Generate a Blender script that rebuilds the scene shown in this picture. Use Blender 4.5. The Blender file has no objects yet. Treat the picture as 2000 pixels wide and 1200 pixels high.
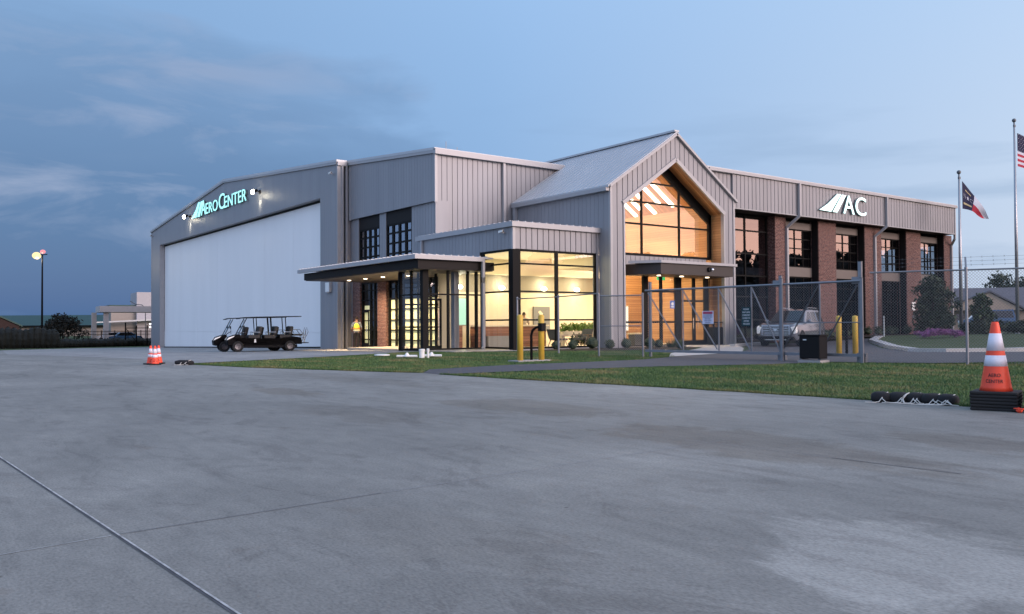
import bpy, bmesh, math, random
from mathutils import Vector, Matrix
random.seed(7)
S = bpy.context.scene
COL = S.collection
R_ = math.radians

# ------------------------------------------------------------------ camera
# world axes: +X runs along the office facade to the right, +Y along the hangar door to the left, camera above the origin
cam_d = bpy.data.cameras.new("camera"); cam = bpy.data.objects.new("camera", cam_d); COL.objects.link(cam)
yaw, pit, rol = R_(53.310184), R_(-1.174683), R_(-0.357428)
Rr = Vector((math.sin(yaw), -math.cos(yaw), 0)); Fw = Vector((math.cos(yaw), math.sin(yaw), 0)); Dn = Vector((0, 0, -1))
def _row(a, b, c): return Rr * a + Dn * b + Fw * c
cp, sp_, cr, sr = math.cos(pit), math.sin(pit), math.cos(rol), math.sin(rol)
ax_x = _row(cr, -sr * cp, sr * sp_)
ax_y = _row(sr, cr * cp, -cr * sp_)
ax_z = _row(0, sp_, cp)
M = Matrix((ax_x, -ax_y, -ax_z)).transposed().to_4x4()
M.translation = Vector((0, 0, 1.2))
cam.matrix_world = M
cam_d.sensor_width = 36.0; cam_d.lens = 1666.77 / 2000 * 36.0
cam_d.clip_start = 0.1; cam_d.clip_end = 6000
S.camera = cam
S.view_settings.view_transform = 'Standard'; S.view_settings.look = 'None'
S.view_settings.exposure = 0.0; S.view_settings.gamma = 1.0
S.render.engine = 'CYCLES'
S.cycles.use_denoising = True
S.cycles.max_bounces = 10; S.cycles.transparent_max_bounces = 24
S.cycles.diffuse_bounces = 3; S.cycles.glossy_bounces = 4; S.cycles.transmission_bounces = 4
S.cycles.sample_clamp_indirect = 4.0
S.cycles.caustics_reflective = False; S.cycles.caustics_refractive = False

# ------------------------------------------------------------------ world: dusk sky with a low afterglow and cloud bank
SUN_AZ = -72.0
W = bpy.data.worlds.new("World"); S.world = W; W.use_nodes = True
nt = W.node_tree; N = nt.nodes; Lk = nt.links
for n in list(N): N.remove(n)
def nd(t, **k):
    n = N.new(t)
    for a, b in k.items(): setattr(n, a, b)
    return n
def lk(a, b): Lk.new(a, b)
def mth(op, a, b=None, clamp=False):
    n = nd('ShaderNodeMath', operation=op, use_clamp=clamp)
    for i, v in enumerate((a, b)):
        if v is None: continue
        if hasattr(v, 'links'): lk(v, n.inputs[i])
        else: n.inputs[i].default_value = v
    return n.outputs[0]
def ramp(fac, stops, interp='LINEAR'):
    n = nd('ShaderNodeValToRGB'); e = n.color_ramp.elements; n.color_ramp.interpolation = interp
    while len(e) < len(stops): e.new(0.5)
    for s, el in zip(stops, e): el.position = s[0]; el.color = (*s[1], 1) if len(s[1]) == 3 else s[1]
    lk(fac, n.inputs[0]); return n.outputs[0]
def mixc(f, a, b, blend='MIX'):
    n = nd('ShaderNodeMix', data_type='RGBA', blend_type=blend)
    for s, v in ((n.inputs[0], f), (n.inputs[6], a), (n.inputs[7], b)):
        if hasattr(v, 'links'): lk(v, s)
        elif isinstance(v, tuple): s.default_value = (*v, 1)
        else: s.default_value = v
    return n.outputs[2]
tc = nd('ShaderNodeTexCoord'); sep = nd('ShaderNodeSeparateXYZ'); lk(tc.outputs['Generated'], sep.inputs[0])
x, y, z = sep.outputs
zc = mth('MAXIMUM', z, 0.0)
hl = mth('MAXIMUM', mth('SQRT', mth('ADD', mth('MULTIPLY', x, x), mth('MULTIPLY', y, y))), 1e-4)
a_dot = mth('DIVIDE', mth('ADD', mth('MULTIPLY', x, math.cos(R_(SUN_AZ))), mth('MULTIPLY', y, math.sin(R_(SUN_AZ)))), hl)
a01 = mth('ADD', mth('MULTIPLY', a_dot, 0.5), 0.5)
elev = mth('DIVIDE', zc, hl)           # tangent of the elevation
low = ramp(a01, [(0.0, (.11, .21, .40)), (0.20, (.17, .30, .51)), (0.48, (.45, .525, .645)), (0.64, (.80, .64, .68)), (0.85, (1.5, 1.0, .86)), (1.0, (2.1, 1.35, 1.05))])
high = ramp(a01, [(0.0, (.18, .31, .51)), (0.22, (.265, .425, .675)), (0.5, (.35, .505, .725)), (1.0, (.60, .64, .80))])
eh = ramp(elev, [(0.0, (0, 0, 0)), (0.10, (.12, .12, .12)), (0.40, (.8, .8, .8)), (0.85, (1, 1, 1))])
clear = mixc(eh, low, high)
# cloud bank on the left; its top edge falls to the right
mp = nd('ShaderNodeMapping'); lk(tc.outputs['Generated'], mp.inputs[0]); mp.inputs['Scale'].default_value = (1.0, 1.0, 3.6); mp.inputs['Rotation'].default_value = (R_(6), R_(10), 0)
n1 = nd('ShaderNodeTexNoise'); lk(mp.outputs[0], n1.inputs['Vector']); n1.inputs['Scale'].default_value = 2.6; n1.inputs['Detail'].default_value = 8; n1.inputs['Roughness'].default_value = .52; n1.inputs['Distortion'].default_value = .35
n2 = nd('ShaderNodeTexNoise'); lk(mp.outputs[0], n2.inputs['Vector']); n2.inputs['Scale'].default_value = 5.5; n2.inputs['Detail'].default_value = 9; n2.inputs['Roughness'].default_value = .58; n2.inputs['Distortion'].default_value = .5
eb = ramp(a01, [(0.0, (.34,) * 3), (0.10, (.33,) * 3), (0.16, (.30,) * 3), (0.215, (.22,) * 3), (0.27, (.12,) * 3), (0.33, (.05,) * 3), (0.42, (0.0,) * 3)])
edge = mth('SUBTRACT', mth('ADD', eb, mth('MULTIPLY', mth('SUBTRACT', n1.outputs[0], .5), .38)), elev)
mask = ramp(edge, [(0.0, (0, 0, 0)), (0.045, (.55,) * 3), (0.12, (.92,) * 3), (.2, (1,) * 3)])
fade_r = ramp(a01, [(0.0, (1,) * 3), (0.30, (.95,) * 3), (0.42, (0,) * 3)])
mask = mth('MULTIPLY', mask, fade_r)
cl_d = ramp(elev, [(0.0, (.050, .116, .25)), (0.10, (.070, .152, .305)), (0.22, (.108, .200, .365)), (0.35, (.15, .255, .43))])
strk = mth('MULTIPLY', ramp(n2.outputs[0], [(0.48, (0,) * 3), (0.66, (.8,) * 3)]), ramp(elev, [(0.04, (0,) * 3), (0.13, (1,) * 3)]))
cl = mixc(strk, cl_d, (.225, .29, .435))
skyc = mixc(mask, clear, cl)
# thin dark wisps low on the right
n3 = nd('ShaderNodeTexNoise'); mp3 = nd('ShaderNodeMapping'); lk(tc.outputs['Generated'], mp3.inputs[0]); mp3.inputs['Scale'].default_value = (1, 1, 7); mp3.inputs['Location'].default_value = (3.1, .4, 0)
lk(mp3.outputs[0], n3.inputs['Vector']); n3.inputs['Scale'].default_value = 3.4; n3.inputs['Detail'].default_value = 6
wisp = mth('MULTIPLY', ramp(n3.outputs[0], [(0.55, (0,) * 3), (0.68, (.6,) * 3)]), ramp(elev, [(0.0, (.9,) * 3), (0.16, (.6,) * 3), (0.28, (0,) * 3)]))
wcol = ramp(a01, [(0.0, (.10, .18, .34)), (.5, (.21, .32, .48)), (1.0, (.62, .45, .5))])
skyc = mixc(wisp, skyc, wcol)
# blue boost added to the unseen sky, to brighten the hangar door side
sky_boost = mth('MULTIPLY', mth('MAXIMUM', mth('SUBTRACT', mth('MULTIPLY', mth('DIVIDE', x, hl), -1.0), .05), 0.0), 1.5)
skyc = mixc(mth('MINIMUM', mth('MULTIPLY', sky_boost, .55), .75), skyc, (.46, .66, 1.06))
nish = nd('ShaderNodeTexSky', sky_type='NISHITA'); nish.sun_disc = False
nish.sun_elevation = R_(1.5); nish.sun_rotation = R_(90 - SUN_AZ)
bg1 = nd('ShaderNodeBackground'); lk(skyc, bg1.inputs[0]); bg1.inputs[1].default_value = 1.30
bg2 = nd('ShaderNodeBackground'); lk(nish.outputs[0], bg2.inputs[0]); bg2.inputs[1].default_value = 0.02
add = nd('ShaderNodeAddShader'); lk(bg1.outputs[0], add.inputs[0]); lk(bg2.outputs[0], add.inputs[1])
out = nd('ShaderNodeOutputWorld'); lk(add.outputs[0], out.inputs[0])

sun_d = bpy.data.lights.new("sun", 'SUN'); sun_d.energy = 3.6; sun_d.angle = R_(34); sun_d.color = (1.0, .83, .82)
sun = bpy.data.objects.new("sun", sun_d); COL.objects.link(sun)
sd = Vector((math.cos(R_(SUN_AZ)) * math.cos(R_(8)), math.sin(R_(SUN_AZ)) * math.cos(R_(8)), math.sin(R_(8))))
sun.rotation_euler = (-sd).to_track_quat('-Z', 'Y').to_euler()

# ------------------------------------------------------------------ materials
MAT = {}
def mat(name, col, rough=.6, metal=0.0, var=0.0, vscale=3.0, bump=0.0, bscale=40.0, spec=.5, coat=0.0, emit=None, estr=0.0, stretch=(1, 1, 1)):
    if name in MAT: return MAT[name]
    m = bpy.data.materials.new(name); m.use_nodes = True; t = m.node_tree; b = t.nodes['Principled BSDF']
    b.inputs['Base Color'].default_value = (*col, 1); b.inputs['Roughness'].default_value = rough; b.inputs['Metallic'].default_value = metal
    b.inputs['Specular IOR Level'].default_value = spec; b.inputs['Coat Weight'].default_value = coat; b.inputs['Coat Roughness'].default_value = .05
    if emit: b.inputs['Emission Color'].default_value = (*emit, 1); b.inputs['Emission Strength'].default_value = estr
    if var or bump:
        g = t.nodes.new('ShaderNodeTexCoord'); mpn = t.nodes.new('ShaderNodeMapping'); t.links.new(g.outputs['Object'], mpn.inputs[0]); mpn.inputs['Scale'].default_value = stretch
    if var:
        n = t.nodes.new('ShaderNodeTexNoise'); n.inputs['Scale'].default_value = vscale; n.inputs['Detail'].default_value = 8; n.inputs['Roughness'].default_value = .6
        t.links.new(mpn.outputs[0], n.inputs['Vector'])
        r = t.nodes.new('ShaderNodeValToRGB'); r.color_ramp.elements[0].position = .3; r.color_ramp.elements[1].position = .7
        r.color_ramp.elements[0].color = (*[c * (1 - var) for c in col], 1); r.color_ramp.elements[1].color = (*[min(1, c * (1 + var)) for c in col], 1)
        t.links.new(n.outputs[0], r.inputs[0]); t.links.new(r.outputs[0], b.inputs['Base Color'])
        rr = t.nodes.new('ShaderNodeMapRange'); rr.inputs[3].default_value = max(0, rough - .08); rr.inputs[4].default_value = min(1, rough + .08)
        t.links.new(n.outputs[0], rr.inputs[0]); t.links.new(rr.outputs[0], b.inputs['Roughness'])
    if bump:
        n = t.nodes.new('ShaderNodeTexNoise'); n.inputs['Scale'].default_value = bscale; n.inputs['Detail'].default_value = 5
        t.links.new(mpn.outputs[0], n.inputs['Vector'])
        bp = t.nodes.new('ShaderNodeBump'); bp.inputs['Strength'].default_value = bump; bp.inputs['Distance'].default_value = .02
        t.links.new(n.outputs[0], bp.inputs['Height']); t.links.new(bp.outputs[0], b.inputs['Normal'])
    MAT[name] = m; return m
def glass(name, refl, tint=(1, 1, 1), rcol=(1, 1, 1)):
    m = bpy.data.materials.new(name); m.use_nodes = True; t = m.node_tree; t.nodes.clear()
    o = t.nodes.new('ShaderNodeOutputMaterial'); mx = t.nodes.new('ShaderNodeMixShader'); tr = t.nodes.new('ShaderNodeBsdfTransparent'); gl = t.nodes.new('ShaderNodeBsdfGlossy')
    tr.inputs[0].default_value = (*tint, 1); gl.inputs['Roughness'].default_value = 0.0; gl.inputs[0].default_value = (*rcol, 1)
    lw = t.nodes.new('ShaderNodeLayerWeight'); lw.inputs[0].default_value = .5
    pw = t.nodes.new('ShaderNodeMath'); pw.operation = 'POWER'; pw.inputs[1].default_value = 4.0; t.links.new(lw.outputs['Facing'], pw.inputs[0])
    mr = t.nodes.new('ShaderNodeMapRange'); mr.inputs[3].default_value = refl; mr.inputs[4].default_value = min(1, refl + .55)
    t.links.new(pw.outputs[0], mr.inputs[0]); t.links.new(mr.outputs[0], mx.inputs[0])
    t.links.new(tr.outputs[0], mx.inputs[1]); t.links.new(gl.outputs[0], mx.inputs[2]); t.links.new(mx.outputs[0], o.inputs[0])
    MAT[name] = m; return m
def nodes_mat(name):
    m = bpy.data.materials.new(name); m.use_nodes = True; MAT[name] = m
    return m, m.node_tree, m.node_tree.nodes['Principled BSDF']

mat('wall_metal', (.262, .264, .280), .45, .1, var=.09, vscale=1.1, stretch=(1, 1, .10))
mat('trim_metal', (.36, .36, .37), .45, .1, var=.04, vscale=2)
mat('roof_metal', (.46, .48, .50), .45, .12, var=.05, vscale=.8)
mat('door_white', (.87, .855, .835), .5, var=.03, vscale=.6, stretch=(1, 1.0, .12))
mat('dark_bronze', (.012, .010, .010), .6, spec=.2)
mat('black_frame', (.006, .006, .006), .6, spec=.15)
mat('black_rubber', (.012, .012, .012), .8)
mat('soffit_dark', (.032, .026, .024), .55, var=.1, vscale=4, stretch=(1, 8, 1))
mat('spandrel_tan', (.155, .13, .115), .6, var=.05)
mat('galv', (.215, .225, .245), .45, .5, var=.10, vscale=6)
mat('mesh_wire', (.20, .21, .225), .5, .4)
mat('galv_dark', (.11, .115, .125), .45, .5, var=.10, vscale=6)
mat('alu', (.62, .62, .64), .35, .5)
mat('yellow_paint', (.60, .39, .05), .5, var=.08, vscale=8)
mat('black_paint', (.003, .003, .004), .5, spec=.07)
mat('black_plastic', (.010, .010, .011), .75, spec=.2)
mat('black_cloth', (.012, .012, .014), .9, bump=.4, bscale=60)
mat('rope_white', (.62, .60, .55), .9)
mat('cone_orange', (.85, .075, .03), .5, var=.06, vscale=14)
mat('cone_white', (.74, .72, .78), .45, var=.06, vscale=20)
mat('cone_black', (.012, .012, .012), .8, bump=.3, bscale=50)
mat('ink_black', (.01, .01, .01), .6)
mat('interior_cream', (.70, .61, .45), .8)
mat('interior_grey', (.34, .30, .24), .8)
mat('interior_floor', (.36, .33, .29), .35, var=.08)
mat('dark_brick', (.03, .016, .014), .9)
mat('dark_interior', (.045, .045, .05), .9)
mat('pvc_white', (.78, .79, .76), .5)
mat('rim_metal', (.10, .10, .11), .35, .6)
mat('chrome', (.75, .75, .77), .12, 1.0)
mat('car_silver', (.17, .185, .215), .22, .35, coat=1.0)
mat('tyre', (.014, .014, .014), .85)
mat('lens_white', (.8, .8, .8), .15, emit=(1, .95, .85), estr=.15)
mat('car_glass', (.012, .014, .018), .06, spec=.8)
mat('seat_black', (.02, .02, .02), .6)
mat('hivis', (.70, .95, .08), .6)
mat('hivis_orange', (.85, .30, .08), .6)
mat('reflective', (.75, .72, .5), .4)
mat('skin', (.33, .19, .13), .6)
mat('hair', (.02, .015, .012), .8)
mat('shirt_grey', (.16, .19, .24), .85)
mat('shirt_tan', (.42, .35, .28), .85)
mat('trousers_black', (.010, .010, .012), .9)
mat('concrete_pad', (.34, .33, .32), .85, var=.12, vscale=5)
mat('kerb', (.42, .42, .42), .85, var=.1, vscale=3)
mat('asphalt', (.075, .075, .085), .85, var=.18, vscale=2.5, bump=.3, bscale=120)
mat('mulch', (.022, .015, .011), .95, var=.5, vscale=18, bump=.8, bscale=30)
mat('sidewalk', (.46, .44, .42), .85, var=.08, vscale=2)
mat('bark', (.05, .038, .028), .9, var=.2, vscale=8)
mat('leaf_dark', (.028, .045, .022), .7, var=.5, vscale=1.2)
mat('leaf_mid', (.045, .075, .03), .7, var=.5, vscale=1.2)
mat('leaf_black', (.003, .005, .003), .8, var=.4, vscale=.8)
mat('leaf_bright', (.16, .26, .05), .6, var=.4, vscale=4)
mat('flower', (.25, .085, .24), .7, var=.4, vscale=3)
mat('roof_green', (.024, .062, .056), .5, .3, var=.08, vscale=.5)
mat('wall_beige', (.30, .265, .235), .8, var=.05)
mat('wall_cream', (.40, .39, .41), .8, var=.05)
mat('roof_shingle', (.12, .12, .14), .9, var=.15, vscale=2)
mat('house_tan', (.40, .31, .24), .8, var=.08)
mat('blue_car', (.05, .12, .24), .25, .3, coat=1)
mat('red_dark', (.25, .03, .02), .5)
mat('steel_pole', (.36, .37, .39), .35, .6, var=.05)
mat('sign_cyan', (.3, .9, .85), .5, emit=(.46, 1.0, .95), estr=1.0)
mat('sign_white', (.8, .95, .95), .5, emit=(.62, 1.0, .94), estr=1.25)
mat('sign_side', (.16, .20, .21), .5)
mat('flood_glow', (.02, .02, .02), .5, emit=(1, .90, .66), estr=30)
mat('pole_glow', (.02, .02, .02), .5, emit=(1, .74, .33), estr=1.45)
mat('pole_glow_red', (.02, .02, .02), .5, emit=(1, .30, .34), estr=1.1)
mat('down_glow', (.02, .02, .02), .5, emit=(1, .80, .55), estr=9)
mat('bar_glow', (.02, .02, .02), .5, emit=(1, .90, .68), estr=7)
mat('sconce_glow', (.02, .02, .02), .5, emit=(1, .93, .66), estr=9)
mat('panel_glow', (.02, .02, .02), .5, emit=(1, .96, .82), estr=1.5)
mat('blind_glow', (.9, .85, .5), .7, emit=(.95, .88, .42), estr=.38)
mat('print_green_glow', (.25, .5, .42), .4, emit=(.40, .75, .58), estr=.55)  # picture print glows by itself, lobby light put into its colour
mat('exit_green', (.05, .4, .1), .5, emit=(.1, .8, .25), estr=.8)
mat('small_white_glow', (.02, .02, .02), .5, emit=(1, 1, 1), estr=8)
mat('grey_panel', (.20, .20, .20), .5)
mat('sign_green', (.008, .045, .055), .5)
mat('sign_face', (.62, .64, .78), .5)
mat('sign_red', (.40, .05, .10), .5)
mat('sign_ink', (.04, .05, .14), .6)
mat('sign_letter', (.66, .70, .72), .6)
mat('sign_blue', (.05, .12, .42), .5)
mat('sofa_cream', (.62, .52, .38), .8)
mat('chair_grey', (.07, .075, .085), .7)
mat('navy', (.014, .014, .05), .8); mat('flag_red', (.42, .025, .05), .8); mat('flag_white', (.62, .62, .68), .8); mat('flag_gold', (.5, .40, .22), .8)
glass('lobby_glass', .06, (.98, .98, .94))
glass('gable_glass', .20, (1, .98, .95), (1, .94, .90))
glass('office_glass', .33, (.50, .55, .62), (.92, .80, .78))
glass('wing_glass', .40, (.5, .52, .55), (.80, .84, .92))
glass('clear_glass', .05, (.93, .95, .96))

# brick, laid in object space so that it runs round every corner
m, t, b = nodes_mat('brick')
g = t.nodes.new('ShaderNodeTexCoord'); s_ = t.nodes.new('ShaderNodeSeparateXYZ'); t.links.new(g.outputs['Object'], s_.inputs[0])
ad = t.nodes.new('ShaderNodeMath'); ad.operation = 'ADD'; t.links.new(s_.outputs[0], ad.inputs[0]); t.links.new(s_.outputs[1], ad.inputs[1])
cb = t.nodes.new('ShaderNodeCombineXYZ'); t.links.new(ad.outputs[0], cb.inputs[0]); t.links.new(s_.outputs[2], cb.inputs[1])
bk = t.nodes.new('ShaderNodeTexBrick'); t.links.new(cb.outputs[0], bk.inputs['Vector'])
bk.inputs['Color1'].default_value = (.085, .032, .025, 1); bk.inputs['Color2'].default_value = (.14, .060, .046, 1); bk.inputs['Mortar'].default_value = (.22, .18, .17, 1)
bk.inputs['Scale'].default_value = 1.0; bk.inputs['Brick Width'].default_value = .24; bk.inputs['Row Height'].default_value = .082; bk.inputs['Mortar Size'].default_value = .010; bk.inputs['Bias'].default_value = -.1
nz = t.nodes.new('ShaderNodeTexNoise'); t.links.new(cb.outputs[0], nz.inputs['Vector']); nz.inputs['Scale'].default_value = 9; nz.inputs['Detail'].default_value = 4
mx = t.nodes.new('ShaderNodeMix'); mx.data_type = 'RGBA'; mx.blend_type = 'MULTIPLY'; mx.inputs[0].default_value = .75
rp = t.nodes.new('ShaderNodeValToRGB'); rp.color_ramp.elements[0].position = .35; rp.color_ramp.elements[1].position = .68; rp.color_ramp.elements[0].color = (.45, .42, .45, 1); rp.color_ramp.elements[1].color = (1.9, 1.75, 1.65, 1)
t.links.new(nz.outputs[0], rp.inputs[0]); t.links.new(bk.outputs[0], mx.inputs[6]); t.links.new(rp.outputs[0], mx.inputs[7]); t.links.new(mx.outputs[2], b.inputs['Base Color']); b.inputs['Roughness'].default_value = .85
bp = t.nodes.new('ShaderNodeBump'); bp.inputs['Strength'].default_value = .6; bp.inputs['Distance'].default_value = .01; t.links.new(bk.outputs['Fac'], bp.inputs['Height']); bp.invert = True; t.links.new(bp.outputs[0], b.inputs['Normal'])

# wood boards, horizontal seams by height
def wood(name, c1, c2, axis):
    m, t, b = nodes_mat(name)
    g = t.nodes.new('ShaderNodeTexCoord'); s_ = t.nodes.new('ShaderNodeSeparateXYZ'); t.links.new(g.outputs['Object'], s_.inputs[0])
    bw = .14
    d = t.nodes.new('ShaderNodeMath'); d.operation = 'DIVIDE'; t.links.new(s_.outputs[axis], d.inputs[0]); d.inputs[1].default_value = bw
    fl = t.nodes.new('ShaderNodeMath'); fl.operation = 'FLOOR'; t.links.new(d.outputs[0], fl.inputs[0])
    fr = t.nodes.new('ShaderNodeMath'); fr.operation = 'FRACT'; t.links.new(d.outputs[0], fr.inputs[0])
    wn = t.nodes.new('ShaderNodeTexWhiteNoise'); wn.noise_dimensions = '1D'; t.links.new(fl.outputs[0], wn.inputs['W'])
    mp = t.nodes.new('ShaderNodeMapping'); t.links.new(g.outputs['Object'], mp.inputs[0]); sc = [1.2, 1.2, 1.2]; sc[axis] = 14; mp.inputs['Scale'].default_value = sc
    no = t.nodes.new('ShaderNodeTexNoise'); no.inputs['Scale'].default_value = 1.5; no.inputs['Detail'].default_value = 6; t.links.new(mp.outputs[0], no.inputs['Vector'])
    sm = t.nodes.new('ShaderNodeMath'); sm.operation = 'ADD'; t.links.new(wn.outputs[0], sm.inputs[0]); t.links.new(no.outputs[0], sm.inputs[1])
    hf = t.nodes.new('ShaderNodeMath'); hf.operation = 'MULTIPLY'; hf.inputs[1].default_value = .5; t.links.new(sm.outputs[0], hf.inputs[0])
    r = t.nodes.new('ShaderNodeValToRGB'); r.color_ramp.elements[0].color = (*c1, 1); r.color_ramp.elements[1].color = (*c2, 1); r.color_ramp.elements[0].position = .2; r.color_ramp.elements[1].position = .8
    t.links.new(hf.outputs[0], r.inputs[0])
    gp = t.nodes.new('ShaderNodeMath'); gp.operation = 'LESS_THAN'; gp.inputs[1].default_value = .09; t.links.new(fr.outputs[0], gp.inputs[0])
    mx = t.nodes.new('ShaderNodeMix'); mx.data_type = 'RGBA'; t.links.new(gp.outputs[0], mx.inputs[0]); t.links.new(r.outputs[0], mx.inputs[6]); mx.inputs[7].default_value = (c1[0] * .35, c1[1] * .3, c1[2] * .3, 1)
    t.links.new(mx.outputs[2], b.inputs['Base Color']); b.inputs['Roughness'].default_value = .5
wood('wood_boards', (.36, .185, .075), (.50, .28, .12), 2)
wood('wood_ceiling', (.24, .10, .035), (.46, .23, .09), 1)
wood('wood_desk', (.16, .06, .03), (.30, .13, .07), 2)

# apron concrete: mottled slab, broad stains, brush marks, paler patch
def concrete(name, base, stain=.35, patch=True):
    m, t, b = nodes_mat(name)
    def NN(k, **kw):
        n = t.nodes.new(k)
        for a, v in kw.items(): setattr(n, a, v)
        return n
    g = NN('ShaderNodeTexCoord')
    def noise(sc, det, scale=(1, 1, 1), loc=(0, 0, 0), rough=.6, dist=0):
        mp = NN('ShaderNodeMapping'); t.links.new(g.outputs['Object'], mp.inputs[0]); mp.inputs['Scale'].default_value = scale; mp.inputs['Location'].default_value = loc
        n = NN('ShaderNodeTexNoise'); n.inputs['Scale'].default_value = sc; n.inputs['Detail'].default_value = det; n.inputs['Roughness'].default_value = rough; n.inputs['Distortion'].default_value = dist
        t.links.new(mp.outputs[0], n.inputs['Vector']); return n.outputs[0]
    def rmp(f, stops):
        r = NN('ShaderNodeValToRGB'); e = r.color_ramp.elements
        while len(e) < len(stops): e.new(.5)
        for s, el in zip(stops, e): el.position = s[0]; el.color = (*s[1], 1) if isinstance(s[1], tuple) else (s[1], s[1], s[1], 1)
        t.links.new(f, r.inputs[0]); return r.outputs[0]
    def mul(a, bb, f=1.0):
        n = NN('ShaderNodeMix', data_type='RGBA', blend_type='MULTIPLY'); n.inputs[0].default_value = f
        t.links.new(a, n.inputs[6]); t.links.new(bb, n.inputs[7]); return n.outputs[2]
    rgb = NN('ShaderNodeRGB'); rgb.outputs[0].default_value = (*base, 1)
    c = mul(rgb.outputs[0], rmp(noise(.22, 6, (1, .6, 1), dist=.6), [(.32, 1 - stain), (.47, .88), (.66, 1.10)]))
    c = mul(c, rmp(noise(.7, 8, (1, .5, 1), (4, 7, 0), .62, .8), [(.32, .86), (.52, .98), (.7, 1.09)]))
    c = mul(c, rmp(noise(7, 8, (1, .35, 1), (2, 1, 0), .7), [(.3, .84), (.5, 1.0), (.7, 1.10)]))
    c = mul(c, rmp(noise(70, 3, (1, .5, 1)), [(.3, .74), (.5, 1), (.7, 1.20)]))
    c = mul(c, rmp(noise(2.2, 4, (1, .6, 1), (9, 3, 0), .5), [(.66, (1.0, 1.0, 1.0)), (.76, (.90, .84, .80))]))
    c = mul(c, rmp(noise(9, 5, (1, .04, 1), (3, 5, 0), .6), [(.30, .95), (.5, 1.0), (.68, 1.03)]))      # broom finish
    c = mul(c, rmp(noise(1.1, 9, (1, .45, 1), (11, 2, 0), .72, 1.6), [(.40, (.84, .83, .83)), (.455, 1.0), (.56, 1.0), (.60, (1.07, 1.07, 1.06))]))   # water marks with an edge
    vo = NN('ShaderNodeTexVoronoi'); vo.inputs['Scale'].default_value = 2.3; t.links.new(g.outputs['Object'], vo.inputs['Vector'])
    c = mul(c, rmp(vo.outputs['Distance'], [(.0, (.45, .43, .42)), (.022, (.55, .53, .52)), (.045, 1.0)]))   # oil drips
    if patch:
        # curing-compound stain drifts: (x, y, half-length x, half-length y, gain)
        for (px, py, rx, ry, gain) in ((4.15, 2.25, 1.0, 1.1, 1.50), (7.0, 5.4, 1.0, 2.8, .75), (8.7, 4.0, .75, 1.2, .78), (7.6, 10.0, .95, 2.4, .78), (6.0, 15.0, .55, 1.6, .74), (5.3, 10.6, .8, 1.8, .86), (10.9, 10.5, 1.1, 8.0, 1.10), (8.6, 17.5, .8, 4.0, .88), (2.6, 4.2, .7, 1.2, .93), (9.3, 24.0, 1.0, 5.0, 1.08)):
            mp = NN('ShaderNodeMapping', vector_type='POINT'); t.links.new(g.outputs['Object'], mp.inputs[0])
            mp.inputs['Location'].default_value = (-px / rx, -py / ry, 0); mp.inputs['Scale'].default_value = (1 / rx, 1 / ry, 0)
            ln = NN('ShaderNodeVectorMath', operation='LENGTH'); t.links.new(mp.outputs[0], ln.inputs[0])
            ns = noise(1.6 / max(rx, .8), 7, (1, .6, 1), (px, py, 0), .65, .9)
            ad = NN('ShaderNodeMath', operation='MULTIPLY_ADD'); t.links.new(ns, ad.inputs[0]); ad.inputs[1].default_value = 1.9; t.links.new(ln.outputs[1], ad.inputs[2])
            c = mul(c, rmp2(t, NN, ad.outputs[0], gain))
    t.links.new(c, b.inputs['Base Color']); b.inputs['Roughness'].default_value = .72; b.inputs['Specular IOR Level'].default_value = .35
    n = noise(55, 6, (1, .4, 1)); bp = NN('ShaderNodeBump'); bp.inputs['Strength'].default_value = .25; bp.inputs['Distance'].default_value = .01; t.links.new(n, bp.inputs['Height']); t.links.new(bp.outputs[0], b.inputs['Normal'])
    return m
def rmp2(t, NN, f, gain):
    mr = NN('ShaderNodeMapRange', interpolation_type='SMOOTHSTEP'); t.links.new(f, mr.inputs[0]); mr.inputs[1].default_value = 1.50; mr.inputs[2].default_value = 1.86; mr.inputs[3].default_value = gain; mr.inputs[4].default_value = 1.0
    cc = NN('ShaderNodeCombineColor')
    for i in range(3):
        pw = NN('ShaderNodeMath', operation='POWER'); t.links.new(mr.outputs[0], pw.inputs[0]); pw.inputs[1].default_value = (.8, 1.0, 1.2)[i] if gain < 1 else 1.0
        t.links.new(pw.outputs[0], cc.inputs[i])
    return cc.outputs[0]
concrete('apron_concrete', (.262, .254, .232), .26)
concrete('ramp_concrete', (.32, .31, .30), .15, False)

# lawn soil/grass sheet
m, t, b = nodes_mat('lawn_mat')
g = t.nodes.new('ShaderNodeTexCoord')
def _n(sc, det, sca=(1, 1, 1)):
    mp = t.nodes.new('ShaderNodeMapping'); t.links.new(g.outputs['Object'], mp.inputs[0]); mp.inputs['Scale'].default_value = sca
    n = t.nodes.new('ShaderNodeTexNoise'); n.inputs['Scale'].default_value = sc; n.inputs['Detail'].default_value = det; n.inputs['Roughness'].default_value = .65; t.links.new(mp.outputs[0], n.inputs['Vector']); return n.outputs[0]
r = t.nodes.new('ShaderNodeValToRGB'); e = r.color_ramp.elements; e.new(.5)
for el, p, c in zip(e, (.3, .52, .72), ((.03, .06, .018), (.052, .085, .028), (.11, .105, .045))): el.position = p; el.color = (*c, 1)
t.links.new(_n(.9, 9, (1, .55, 1)), r.inputs[0]); t.links.new(r.outputs[0], b.inputs['Base Color']); b.inputs['Roughness'].default_value = .9
bp = t.nodes.new('ShaderNodeBump'); bp.inputs['Strength'].default_value = .9; bp.inputs['Distance'].default_value = .05; t.links.new(_n(45, 4), bp.inputs['Height']); t.links.new(bp.outputs[0], b.inputs['Normal'])
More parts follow.
